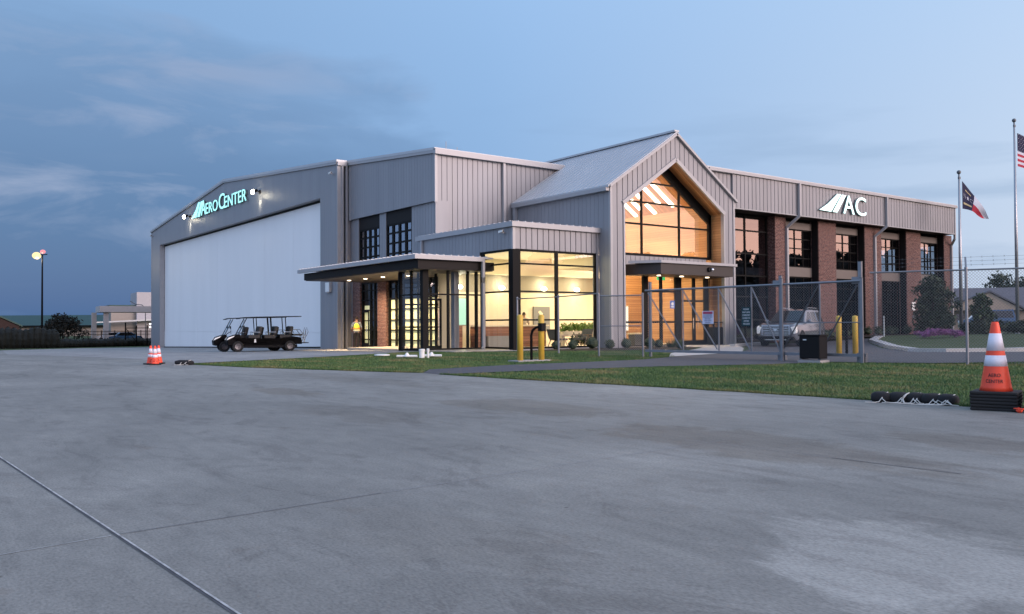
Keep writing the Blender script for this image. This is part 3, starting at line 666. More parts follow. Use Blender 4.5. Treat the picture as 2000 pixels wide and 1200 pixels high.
# ---- gabled entrance
GX0, GX1, GY, GE, GP, GC = 28.85, 38.25, 30.6, 8.02, 11.11, 33.55
gt = lambda x: GP - (GP - GE) * abs(x - GC) / (GC - GX0)
OX0, OX1, OE, OP = 29.72, 37.42, 7.22, 9.82
ot = lambda x: OP - (OP - OE) * abs(x - GC) / (GC - OX0)
mb = MB()
ribbed(mb, 'x', GX0 + .10, OX0, GY, -1, -.1, gt, .345, .045, .05, .12)
ribbed(mb, 'x', OX0, GC, GY, -1, ot, gt, .345, .045, .05, .12)
ribbed(mb, 'x', GC, OX1, GY, -1, ot, gt, .345, .045, .05, .12)
ribbed(mb, 'x', OX1, GX1 - .10, GY, -1, -.1, gt, .345, .045, .05, .12)
part(mb, 'gable_wall', 'wall_metal')
mb = MB(); ribbed(mb, 'y', GY + .10, 31.45, GX0, -1, -.1, GE, .30, .012, .02, .12); ribbed(mb, 'y', 31.45, 38.45, GX0, -1, 5.9, GE, .30, .012, .02, .12)
part(mb, 'side_wall', 'wall_metal'); mb = MB()
mb.box(GX1 - .14, GX1, GY + .1, 38.4, -.1, GE)
part(mb, 'side_wall', 'wall_metal')
mb = MB().box(GX0 - .03, GX0 + .11, GY - .04, GY + .1, -.1, GE).box(GX1 - .11, GX1 + .03, GY - .04, GY + .1, -.1, GE)
mb.box(OX0 - .01, OX0 + .09, GY - .045, GY + .17, -.05, OE).box(OX1 - .09, OX1 + .01, GY - .045, GY + .17, -.05, OE)
for s_ in (-1, 1):
    mb.bar((GC, GY - .03, OP - .03), (GC + s_ * (OX1 - GC), GY - .03, OE - .02), .20, .09, (0, 1, 0))
part(mb, 'opening_trim', 'trim_metal')
mb = MB()
for s_ in (-1, 1): mb.bar((GC - s_ * .02, GY - .07, GP + .02), (GC + s_ * (GC - GX0 + .12), GY - .07, GE - .06), .12, .20, (0, 1, 0))
part(mb, 'rake_trim', 'trim_metal')
mb = MB()
sl = (GP - GE) / (GC - GX0)
for s_ in (-1, 1):
    e_ = GC + s_ * (GC - GX0 + .22)
    mb.prism([(GC, GP + .14), (e_, GE - .01), (e_, GE - .12), (GC, GP + .02)], 1, GY - .12, 46.5)
    k = GY + .1
    while k < 46: mb.bar((GC, k, GP + .145), (e_, k, GE - .005), .04, .03); k += .40
mb.bar((GC, GY - .12, GP + .17), (GC, 46.5, GP + .17), .34, .10)
part(mb, 'gable_roof', 'roof_metal')
part(MB().box(GX0 - .26, GX0 - .02, GY + .02, 38.40, GE - .28, GE - .09), 'gutter', 'trim_metal')
downspout([(GX0 - .13, 38.2, GE - .25), (GX0 - .13, 38.2, 5.95)], .2)
# timber-lined recess
part(MB().box(OX1, OX1 + .12, GY + .17, GY + 1.0, 0, OE + .05), 'timber_lining', 'wood_boards'); part(MB().box(OX0 - .12, OX0, GY + .17, GY + 1.0, 0, OE + .05), 'timber_lining', 'wood_boards')
mb = MB()
for s_ in (-1, 1):
    x1 = OX1 + .12 if s_ > 0 else OX0 - .12
    zz = OE - (OP - OE) / (OX1 - GC) * .12
    mb.prism([(GC, OP), (x1, zz), (x1, zz + .12), (GC, OP + .12)], 1, GY + .17, GY + 1.0)
part(mb, 'timber_soffit', 'wood_ceiling')
UY = GY + 1.0
mb = MB(); xx0, xx1 = 29.72, 37.42
mb.box(xx0, xx1, UY - .06, UY + .06, 4.72, 4.86)
mb.box(xx0, xx0 + .12, UY - .06, UY + .06, 4.86, OE - .05).box(xx1 - .22, xx1, UY - .075, UY + .06, 4.86, OE)
for xx in (31.0, 32.0, 34.86):
    if xx == 31.0: continue
    mb.box(xx - .05, xx + .05, UY - .05, UY + .05, 4.86, ot(xx) - .1)
for zz, xa, xb in ((6.40, xx0, xx1), (7.55, 30.25, 36.9), (8.6, 31.8, 35.3)): mb.box(xa + .1, xb - .1, UY - .04, UY + .04, zz - .045, zz + .045)
for s_ in (-1, 1):
    w_ = .52 if s_ > 0 else .26
    zo = w_ / 2 / math.cos(math.atan(sl)) + .02
    x1 = OX1 if s_ > 0 else OX0
    mb.bar((GC, UY - .005 * s_, OP - zo), (x1, UY - .005 * s_, OE - zo), .14, w_)
gf = part(mb, 'gable_window', 'black_frame')
g_ = MB().add([(xx0, UY, 4.75), (xx1, UY, 4.75), (xx1, UY, OE), (GC, UY, OP), (xx0, UY, OE)], [(0, 1, 2, 3, 4)])
part(g_, 'pane', 'gable_glass', gf, recalc=False)
mb = MB(); ribbed(mb, 'x', OX0, 36.95, UY - .12, -1, 4.05, 4.72, .345, .035, .03, .1); part(mb, 'spandrel_panel', 'wall_metal')
glazing('x', UY, OX0, OX1, .03, 4.05, [(32.22, .36), (33.4, .14), (34.72, .46), (35.98, .16), (37.0, .34)], [(3.75, .06)], .08, .14, 'lobby_glass', 'entrance_window', edge=.06)
for za, xa, xb in ((1.28, 29.8, 32.05), (1.28, 32.4, 34.5), (2.9, 32.4, 34.5)): part(MB().box(xa, xb, UY - .085, UY - .055, za - .05, za + .05), 'glazing_bar', 'black_frame')
mb = MB().box(34.95, 36.83, UY - .085, UY - .055, 2.37, 2.47).box(34.95, 36.83, UY - .085, UY - .055, 1.23, 1.33).box(34.95, 36.83, UY - .085, UY - .055, .03, .28).box(35.93, 36.03, UY - .09, UY - .05, .03, 2.47)
dr2 = part(mb, 'door', 'black_frame'); [part(MB().tube([(hx_, UY - .14, .9), (hx_, UY - .14, 1.5)], .02, 6), 'handle', 'chrome', dr2) for hx_ in (35.80, 36.16)]
part(MB().box(37.17, 37.42, UY - .16, UY - .08, .0, 4.05), 'timber_lining', 'wood_boards')
# entrance canopy
mb = MB().prism([(31.05, 29.35), (36.55, 29.35), (37.1, UY - .2), (30.2, UY - .2)], 2, 3.66, 4.20); ec = part(mb, 'canopy', 'soffit_dark')
mb = MB().prism([(30.95, 29.22), (36.75, 29.22), (37.5, 30.5), (37.5, 30.56), (30.0, 30.56)], 2, 4.205, 4.34); part(mb, 'fascia', 'trim_metal', ec)
for xx in (31.9, 33.6, 35.6):
    part(MB().lathe([(.10, 3.632), (.10, 3.655)], 12, (xx, 30.3, 0)), 'downlight', 'down_glow', ec)
    lamp('SPOT', (xx, 30.3, 3.6), 120, (1, .74, .45), .08, (xx, 30.6, 0), 120)

# ---- office wing
AY, AX1, AT, AB = 30.68, 63.5, 9.55, 7.65
mb = MB(); ribbed(mb, 'x', GX1 + .03, AX1 - .1, AY, -1, AB, AT - .02, .345, .045, .05, .14); ribbed(mb, 'x', 35.6, GX1 + .03, AY + .12, -1, lambda u: max(AB, gt(u) - .10), AT - .02, .345, .045, .05, .14); part(mb, 'parapet_wall', 'wall_metal')
part(MB().box(GX1 + .03, AX1, AY - .02, AY + .2, AB - .05, AB), 'base_trim', 'trim_metal')
part(MB().box(AX1 - .1, AX1 + .02, AY - .03, AY + .15, AB, AT - .02), 'corner_trim', 'trim_metal')
part(MB().box(36.2, AX1 + .12, AY - .14, AY + .1, AT - .02, AT + .14), 'gutter', 'trim_metal')
part(MB().prism([(AY - .1, AT + .12), (AY - .1, AT + .2), (46, AT + 1.2), (46, AT + 1.1)], 0, 36.0, AX1 + .15), 'office_roof', 'roof_metal')
part(MB().box(GX1, AX1, AY + .14, 32.3, AB - .04, AB), 'soffit', 'dark_bronze')
PY, GYo = 31.38, 31.98
piers = ((43.0, 44.06), (47.42, 49.32), (52.65, 54.65), (57.9, 59.85), (63.2, 64.35))
for a, b_ in piers: part(MB().box(a, b_, PY, PY + .75, 0, AB - .045), 'brick_pier', 'brick')
glazing('x', GYo, GX1, 43.0, .1, AB - .05, [(40.9, .09)], [6.64, 5.29, 3.98, 2.75, 1.4], .085, .12, 'office_glass', 'tall_window', edge=.1)
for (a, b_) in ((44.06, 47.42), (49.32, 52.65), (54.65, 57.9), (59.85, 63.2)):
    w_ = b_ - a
    part(MB().box(b_ - .03, b_ - .003, PY + .06, GYo - .13, .1, AB - .05), 'jamb_shade_strip', 'dark_bronze')  # dark strip over the brick pier side, standing in for its shade
    part(MB().box(a, b_, GYo - .12, GYo + .2, 7.0, 7.42), 'header_panel', 'spandrel_tan')
    part(MB().box(a, b_, GYo + .02, GYo + .2, 7.42, AB - .05), 'header_panel', 'dark_bronze')
    part(MB().box(a, b_, GYo - .12, GYo + .2, 4.06, 4.64), 'spandrel_panel', 'spandrel_tan')
    glazing('x', GYo, a, b_, 4.64, 7.0, [a + w_ * k / 4 for k in (1, 2, 3)], [6.4, 5.82, 5.22], .06, .1, 'office_glass', 'office_window', edge=.07)
    glazing('x', GYo, a, b_, .25, 4.06, [a + w_ * k / 4 for k in (1, 2, 3)], [3.4, 2.6, 1.75, .95], .055, .1, 'office_glass', 'office_window', edge=.07)
downspout([(44.29, AY - .12, AT), (44.29, AY - .12, AB - .05), (44.05, PY - .08, 6.95), (44.05, PY - .08, .2)], .15)
downspout([(54.0, AY - .12, AT), (54.0, AY - .12, AB - .05), (53.75, PY - .08, 6.95), (53.75, PY - .08, .3)], .15)
downspout([(AX1 + .1, AY + .1, AT), (AX1 + .1, AY + .1, 7.3), (64.15, PY - .08, 6.9), (64.15, PY - .08, .3)], .13)
# office shell: end wall with windows, rear wall, floors
EX = 64.2
mb = MB().box(EX, EX + .2, PY + .75, 32.5, 0, AB + 1.5).box(EX, EX + .2, 34.6, 35.7, 0, AB + 1.5).box(EX, EX + .2, 37.9, 40, 0, AB + 1.5)
for ya, yb in ((32.5, 34.6), (35.7, 37.9)): mb.box(EX, EX + .2, ya, yb, 0, 4.64).box(EX, EX + .2, ya, yb, 7.0, AB + 1.5)
part(mb, 'end_wall', 'brick')
for ya, yb in ((32.5, 34.6), (35.7, 37.9)): glazing('y', EX + .1, ya, yb, 4.64, 7.0, [ya + .7, ya + 1.4], [5.82], .08, .1, 'clear_glass', 'office_window', edge=.07)
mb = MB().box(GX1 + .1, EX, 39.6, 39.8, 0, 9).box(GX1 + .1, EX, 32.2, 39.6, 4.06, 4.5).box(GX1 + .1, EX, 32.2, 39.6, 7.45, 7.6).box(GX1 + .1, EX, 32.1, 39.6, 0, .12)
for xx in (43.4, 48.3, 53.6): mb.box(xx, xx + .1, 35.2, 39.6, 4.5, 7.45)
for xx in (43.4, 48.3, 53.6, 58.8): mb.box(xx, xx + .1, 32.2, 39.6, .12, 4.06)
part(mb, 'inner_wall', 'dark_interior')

# ---- lobby interior: floor, walls, ceilings
part(MB().box(20.3, 38.1, 31.5, 42.0, -.3, .03), 'lobby_floor', 'interior_floor')
mb = MB().box(23.6, 28.9, 31.6, 37.6, 4.72, 4.85).box(23.6, 34.8, 37.3, 37.6, 3.9, 4.72).box(20.35, 23.5, 34.0, 36.1, 4.02, 4.12)
part(mb, 'lobby_ceiling', 'interior_cream'); part(MB().box(29.1, 38.1, 42.0, 42.1, 0, 11), 'lobby_inner_wall', 'interior_cream')
mb = MB().box(23.5, 34.8, 37.9, 38.0, 0, 2.95); part(mb, 'lobby_inner_wall', 'interior_cream')
mb = MB().box(23.5, 34.8, 37.9, 38.0, 2.95, 4.0); part(mb, 'lobby_inner_wall', 'interior_grey')
mb = MB().box(34.8, 38.0, 37.6, 37.75, 0, 4.05).box(37.95, 38.1, 31.7, 42, 0, 7.9).box(29.0, 29.1, 31.7, 42, 5.0, 7.9)
part(mb, 'lobby_timber_wall', 'wood_boards')
mb = MB()
for s_ in (-1, 1):
    x1 = GC + s_ * 4.5
    mb.prism([(GC, 10.75), (x1, 10.75 - sl * 4.5), (x1, 10.88 - sl * 4.5), (GC, 10.88)], 1, UY + .12, 42)
part(mb, 'lobby_vault', 'wood_ceiling')
part(MB().box(29.0, 38.0, UY + .12, 35.2, 4.12, 4.6), 'mezzanine_slab', 'interior_cream')
part(MB().box(30.2, 31.9, 36.8, 36.9, 4.6, 7.2), 'mezzanine_panel', 'interior_cream')
# linear lamps under the vault, running down its right slope
def vz(x): return 10.70 - sl * abs(x - GC)
for (xa, xb, yy) in ((35.75, 37.55, 34.45), (35.95, 37.2, 35.25), (35.9, 36.6, 36.2), (37.1, 37.85, 36.2), (36.6, 37.4, 37.0), (36.5, 37.85, 37.8), (35.9, 37.2, 38.8), (35.9, 37.2, 39.8)):
    t_ = MB().bar((xa, yy, vz(xa)), (xb, yy, vz(xb)), .24, .07).build('linear_lamp', 'bar_glow', None, (xa, yy, vz(xa)))
    t_['label'] = 'bright linear lamp fixed under the sloping timber vault behind the gable window'; t_['category'] = 'lamp'; t_['group'] = 'linear lamps under the timber vault'
lamp('AREA', (35.6, 35.5, 8.6), 1400, (1, .80, .60), 2.0, (32, 36, 5), sy=5)
lamp('AREA', (33.5, 38.5, 9.4), 1300, (1, .80, .60), 3, (33.5, 38.5, 0))
# box lobby lighting
lamp('AREA', (26.3, 34.2, 4.68), 135, (1, .88, .56), 3.6, (26.3, 34.2, 0), sy=4)
lamp('AREA', (26.3, 34.0, 2.2), 115, (1, .88, .56), 3.5, (26.3, 34.2, 6), sy=3.5)
lamp('AREA', (31.3, 35.4, 4.0), 170, (1, .84, .52), 3.0, (31.3, 35.6, 0), sy=3)
lamp('AREA', (35.5, 34.2, 4.05), 300, (1, .76, .45), 3.4, (35.5, 35.0, 0), sy=3)
lamp('AREA', (21.8, 35.0, 3.95), 330, (1, .86, .60), 1.6, (21.8, 35.0, 0), sy=1)
for xx in (24.6, 27.35, 30.3, 33.0):
    if xx > 32.9: xx = 32.75
    t_ = MB().blob((xx, 37.62, 3.2), (.20, .11, .12), 14, 8).build('wall_sconce', 'sconce_glow', None, (xx, 37.62, 3.2), smooth=True)
    t_['label'] = 'round glowing sconce on the cream back wall of the lobby'; t_['category'] = 'lamp'; t_['group'] = 'sconces on the lobby back wall'
    lamp('POINT', (xx, 37.48, 3.42), 26, (1, .93, .66), .12); lamp('POINT', (xx, 37.2, 2.9), 22, (1, .93, .66), .25)

# ------------------------------------------------------------------ signs and fittings on the building
sg = thing('building_sign', 'glowing cyan channel letter sign reading AeroCenter above the hangar door', 'sign', (22.7, 71.3, 11.4))
o_ = (22.7, 71.3, 11.4)
def letters(runs, fx, front, side, fm, par, org, xd, swoosh):
    mf = MB(); ms = MB()
    for body, w, h, pos in runs:
        put_text(mf, body, pos, xd, (0, 0, 1), w, h, .012)
        q = Vector(pos) - Vector(xd).cross(Vector((0, 0, 1))) * .07
        put_text(ms, body, q, xd, (0, 0, 1), w, h, .055)
    mf.build('lettering', fm, par, org); ms.build('letter_returns', 'sign_side', par, org)
    m1 = MB(); m2 = MB()
    for poly in swoosh:
        m1.prism(poly, fx[0], fx[1], fx[1] - .03); m2.prism(poly, fx[0], fx[1] + .004, fx[1] + .13)
    m1.build('emblem', fm, par, org); m2.build('emblem_returns', 'sign_side', par, org)
letters([('A', 1.25, 1.27, (22.68, 75.78, 10.87)), ('ERO', 3.2, .93, (22.68, 74.5, 10.86)), ('C', 1.45, 1.27, (22.68, 71.0, 10.83)), ('ENTER', 5.15, .93, (22.68, 69.6, 10.84))],
        (0, 22.70), None, None, 'sign_cyan', sg, o_, (0, -1, 0),
        [[(78.6, 10.89), (77.15, 10.85), (76.15, 12.1), (76.6, 12.12), (77.3, 11.55)], [(76.85, 10.84), (76.2, 10.83), (75.3, 12.1), (75.9, 12.1)]])
sa = thing('building_sign', 'glowing white AC letter sign with swoosh mark on the grey office parapet', 'sign', (48.8, 30.5, 8.7))
letters([('A', 1.22, 1.15, (48.82, 30.50, 8.08)), ('C', 1.2, 1.18, (50.18, 30.50, 8.06))], (1, 30.52), None, None, 'sign_white', sa, (48.8, 30.5, 8.7), (1, 0, 0),
        [[(46.25, 8.11), (47.47, 8.08), (48.55, 9.24), (48.19, 9.24), (47.15, 8.55)], [(47.66, 8.08), (48.13, 8.08), (49.11, 9.22), (48.66, 9.23)]])
for i, (yy, zz, lab) in enumerate(((79.6, 11.2, 'glaring floodlight left of the AeroCenter sign on the hangar wall'), (62.0, 11.2, 'glaring floodlight right of the AeroCenter sign on the hangar wall'))):
    t_ = thing('floodlight', lab, 'floodlight', (22.4, yy, zz), group='floodlights beside the hangar sign')
    og = (22.4, yy, zz)
    MB().bar((22.85, yy, zz), (22.5, yy, zz + .05), .06).box(22.78, 22.86, yy - .12, yy + .12, zz - .12, zz + .12).build('bracket', 'dark_bronze', t_, og)
    MB().prism([(22.55, zz + .16), (22.30, zz + .02), (22.36, zz - .16), (22.62, zz - .02)], 1, yy - .26, yy + .26).build('housing', 'dark_bronze', t_, og)
    MB().prism([(22.285, zz + .01), (22.345, zz - .165), (22.37, zz - .155), (22.31, zz + .02)], 1, yy - .24, yy + .24).build('lens', 'flood_glow', t_, og)
    MB().blob((22.30, yy, zz - .06), (.10, .27, .18), 14, 9).build('lens', 'flood_glow', t_, og, smooth=True)  # glowing blob over the lens, swollen to suggest glare
    lamp('POINT', (22.30, yy, zz - .30), 20, (1, .90, .68), .12)  # extra lamp added to throw a glare-like halo on the wall
    lamp('SPOT', (22.45, yy, zz - .42), 70, (1, .90, .68), .06, (22.87, yy, zz - .84), 56)
def seccam(loc, d, lab):
    t_ = thing('security_camera', lab, 'camera', loc); x0, y0, z0 = loc; d = Vector(d)
    e = Vector(loc) + d * .22
    MB().bar(loc, e, .05).build('bracket', 'trim_metal', t_, loc)
    s_ = Vector((-d.y, d.x, 0))
    MB().bar(e - s_ * .16 + Vector((0, 0, .03)), e + s_ * .16 + Vector((0, 0, .06)), .10, .10).build('housing', 'pvc_white', t_, loc)
    MB().tube([e + s_ * .16 + Vector((0, 0, .055)), e + s_ * .18 + Vector((0, 0, .058))], .04, 8).build('lens', 'black_plastic', t_, loc)
seccam((22.86, 49.3, 10.68), (-1, 0, 0), 'small white security camera high at the right corner of the hangar wall')
seccam((23.49, 32.05, 5.48), (-1, 0, 0), 'small white security camera on the lobby band beside its corner')
seccam((22.86, 92.7, 10.55), (-1, 0, 0), 'small security camera high at the far left corner of the hangar')
t_ = thing('security_camera', 'round dome camera on the brown entrance canopy front', 'camera', (34.6, 29.34, 3.98))
MB().tube([(34.6, 29.35, 3.98), (34.6, 29.24, 3.98)], .12, 12).build('mount', 'black_plastic', t_, (34.6, 29.34, 3.98)); MB().blob((34.72, 29.2, 3.97), .09, 10, 6).build('dome', 'chrome', t_, (34.6, 29.34, 3.98), smooth=True)
b_ = thing('electrical_box', 'pale square wall box on the hangar corner beneath the canopy end', 'box', (22.85, 49.9, 3.6))
MB().box(22.70, 22.86, 49.55, 50.2, 3.28, 3.95).build('case', 'trim_metal', b_, (22.85, 49.9, 3.6)); MB().box(22.685, 22.70, 49.6, 50.15, 3.33, 3.90).build('lid', 'pvc_white', b_, (22.85, 49.9, 3.6))
for i, (xx, yy, h_) in enumerate(((27.2, 43.0, 1.15), (27.6, 42.4, .75), (28.6, 42.0, .5))):
    t_ = MB().tube([(xx, yy, 10.8), (xx, yy, 11.0 + h_)], .02, 6).blob((xx, yy, 11.0), .08, 6, 4).build('roof_antenna', 'trim_metal', None, (xx, yy, 10.9))
    t_['label'] = ('tallest thin antenna on the wing roof edge', 'middle thin antenna on the wing roof edge', 'shortest thin antenna on the wing roof edge')[i]; t_['category'] = 'antenna'; t_['group'] = 'antennas on the wing roof'

# ------------------------------------------------------------------ lobby furniture
def tag(o, label, cat, group=None, **k):
    o['label'] = label; o['category'] = cat
    if group: o['group'] = group
    return o
dk = thing('reception_desk', 'long timber fronted reception desk with pale top in the lit lobby', 'desk', (26.2, 35.6, .03)); og = (26.2, 35.6, .03)
MB().box(24.3, 28.7, 35.5, 36.2, .03, 1.10).build('front_panel', 'wood_desk', dk, og); MB().box(24.2, 28.85, 35.4, 36.3, 1.105, 1.18).build('top', 'interior_cream', dk, og)
MB().box(24.6, 26.0, 35.0, 35.35, .03, .62).build('display_case', 'grey_panel', dk, og)
MB().box(23.62, 23.9, 36.3, 37.6, .03, 1.15).build('side_panel', 'wood_desk', dk, og)
tv = thing('wall_screen', 'grey wall panel with a pale emblem behind the reception desk', 'screen', (30.3, 37.85, 1.6)); og = (30.3, 37.85, 1.6)
MB().box(29.69, 30.86, 37.80, 37.88, .9, 2.2).build('panel', 'grey_panel', tv, og)
mb = MB().prism([(30.0, 1.35), (30.25, 1.5), (30.2, 1.65), (30.35, 1.8), (30.15, 1.98), (30.0, 1.9), (30.12, 1.75), (30.0, 1.6), (30.1, 1.5)], 1, 37.785, 37.799); mb.build('emblem', 'interior_cream', tv, og)
pc = thing('picture', 'large pale green landscape picture on the lobby side wall', 'picture', (24.6, 37.85, 1.9)); og = (24.6, 37.85, 1.9)
MB().box(23.75, 25.2, 37.82, 37.88, 1.15, 2.65).build('frame', 'interior_grey', pc, og); MB().box(23.8, 25.15, 37.80, 37.82, 1.2, 2.6).build('print', 'print_green_glow', pc, og)
def leafball(mb, c, r, n, s, flat=1.0):
    for _ in range(n):
        while True:
            q = Vector((random.uniform(-1, 1), random.uniform(-1, 1), random.uniform(-1, 1)))
            if q.length <= 1: break
        q = q * (.55 + .45 * random.random()) ; p = Vector((c[0] + q.x * r[0], c[1] + q.y * r[1], c[2] + q.z * r[2]))
        a = Vector((random.gauss(0, 1), random.gauss(0, 1), random.gauss(0, 1))).normalized(); b = a.cross(Vector((random.gauss(0, 1), random.gauss(0, 1), random.gauss(0, 1)))).normalized()
        k = s * random.uniform(.6, 1.3)
        mb.add([p - a * k, p + b * k * .45, p + a * k, p - b * k * .45], [(0, 1, 2, 3)])
pl = thing('planter', 'long white planter box with leafy green plants behind the lobby window', 'planter', (30.0, 34.5, .03)); og = (30.0, 34.5, .03)
MB().box(28.95, 31.3, 34.35, 34.75, .55, .82).box(28.98, 29.1, 34.4, 34.7, .03, .55).box(31.15, 31.27, 34.4, 34.7, .03, .55).build('trough', 'interior_cream', pl, og)
mb = MB()
for k in range(14): leafball(mb, (29.0 + k * .17, 34.5, 1.02), (.16, .2, .28), 40, .11)
mb.build('foliage', 'leaf_bright', pl, og, recalc=False)
mb = MB()
for k in range(10): leafball(mb, (29.2 + k * .2, 33.9, .42), (.18, .25, .33), 30, .12)
lp = mb.build('potted_plant', 'leaf_mid', None, (30.0, 33.9, .03), recalc=False); tag(lp, 'low dark leafy plants on the lobby floor below the planter box', 'plant')
def chair(x, y, rz, lab):
    t_ = thing('lounge_chair', lab, 'chair', (x, y, .03), rz, 'grey lounge chairs inside the lobby window')
    MB().box(-.33, .33, -.32, .3, .36, .46).build('seat', 'chair_grey', t_)
    MB().prism([(.30, .44), (.38, .44), (.56, .92), (.48, .92)], 0, -.32, .32).build('backrest', 'chair_grey', t_)
    for sx in (-1, 1):
        MB().box(sx * .36 - .03, sx * .36 + .03, -.3, .38, .60, .65).build('armrest', 'house_tan', t_)
        MB().bar((sx * .36, -.3, 0), (sx * .36, .05, .62), .035).build('leg', 'house_tan', t_); MB().bar((sx * .36, .42, 0), (sx * .36, .05, .62), .035).build('leg', 'house_tan', t_)
    return t_
c0 = chair(27.5, 33.0, R_(100), 'grey lounge chair facing the desk side, left of the window mullion')
dup(c0, (29.0, 32.95, .03), R_(-80), 'grey lounge chair with its back to the planter, right of the window mullion')
sf = thing('sofa', 'cream sofa behind the left entrance glass', 'sofa', (31.2, 33.6, .03)); og = (31.2, 33.6, .03)
MB().box(30.3, 32.2, 33.2, 34.0, .18, .48).build('seat', 'sofa_cream', sf, og); MB().box(30.3, 32.2, 34.0, 34.25, .18, .85).build('backrest', 'sofa_cream', sf, og)
for a in (30.1, 32.2): MB().box(a, a + .2, 33.2, 34.25, .1, .66).build('armrest', 'sofa_cream', sf, og)
wn = thing('backlit_screen', 'bright white lit panel on the timber wall behind the sofa', 'panel', (36.0, 37.5, 1.5)); og = (36.0, 37.5, 1.5)
MB().box(35.2, 36.85, 37.55, 37.6, .75, 2.3).build('frame', 'interior_cream', wn, og); MB().box(35.25, 36.8, 37.53, 37.55, .8, 2.25).build('diffuser', 'panel_glow', wn, og)
ct = thing('side_table', 'dark low side table behind the middle entrance glass', 'table', (33.6, 33.6, .03)); og = (33.6, 33.6, .03)
MB().box(33.2, 34.3, 33.4, 34.0, .62, .70).build('top', 'interior_cream', ct, og); MB().box(33.3, 34.2, 33.45, 33.95, .03, .62).build('base', 'chair_grey', ct, og)
sg2 = thing('door_sign', 'small blue and white notice on the entrance glass', 'sign', (34.15, 31.45, 2.2)); og = (34.15, 31.45, 2.2)
MB().box(33.95, 34.3, 31.44, 31.46, 2.0, 2.42).build('board', 'sign_blue', sg2, og); MB().lathe([(.09, 31.432), (.09, 31.439)], 12, (34.12, 0, 2.25), 1).box(34.02, 34.22, 31.432, 31.439, 2.06, 2.12).build('pictogram', 'sign_letter', sg2, og)
ex = thing('exit_sign', 'green exit sign hanging inside the entrance glass', 'sign', (34.0, 32.2, 3.75)); og = (34.0, 32.2, 3.75)
MB().box(33.75, 34.35, 32.17, 32.23, 3.55, 3.85).build('board', 'exit_green', ex, og)
mb = MB(); put_text(mb, 'EXIT', (33.82, 32.165, 3.62), (1, 0, 0), (0, 0, 1), .46, .16, .003); mb.build('lettering', 'sign_letter', ex, og)
rc = thing('slatted_bin', 'dark slatted waste bin against the timber wall at the entrance', 'bin', (37.0, 30.9, .02)); og = (37.0, 30.9, .02)
mb = MB()
for k in range(9): mb.box(36.62 + k * .1, 36.69 + k * .1, 30.70, 30.74, .06, .98)
mb.box(36.6, 37.5, 30.74, 31.2, .04, .98); mb.build('body', 'black_plastic', rc, og)
mb = MB().box(36.58, 37.5, 30.70, 30.76, 1.20, 1.26).box(36.58, 37.5, 31.1, 31.16, 1.20, 1.26)
for xx in (36.6, 37.0, 37.42): mb.box(xx, xx + .06, 30.72, 30.78, .98, 1.2).box(xx, xx + .06, 31.1, 31.15, .98, 1.2)
mb.build('top_frame', 'black_plastic', rc, og)

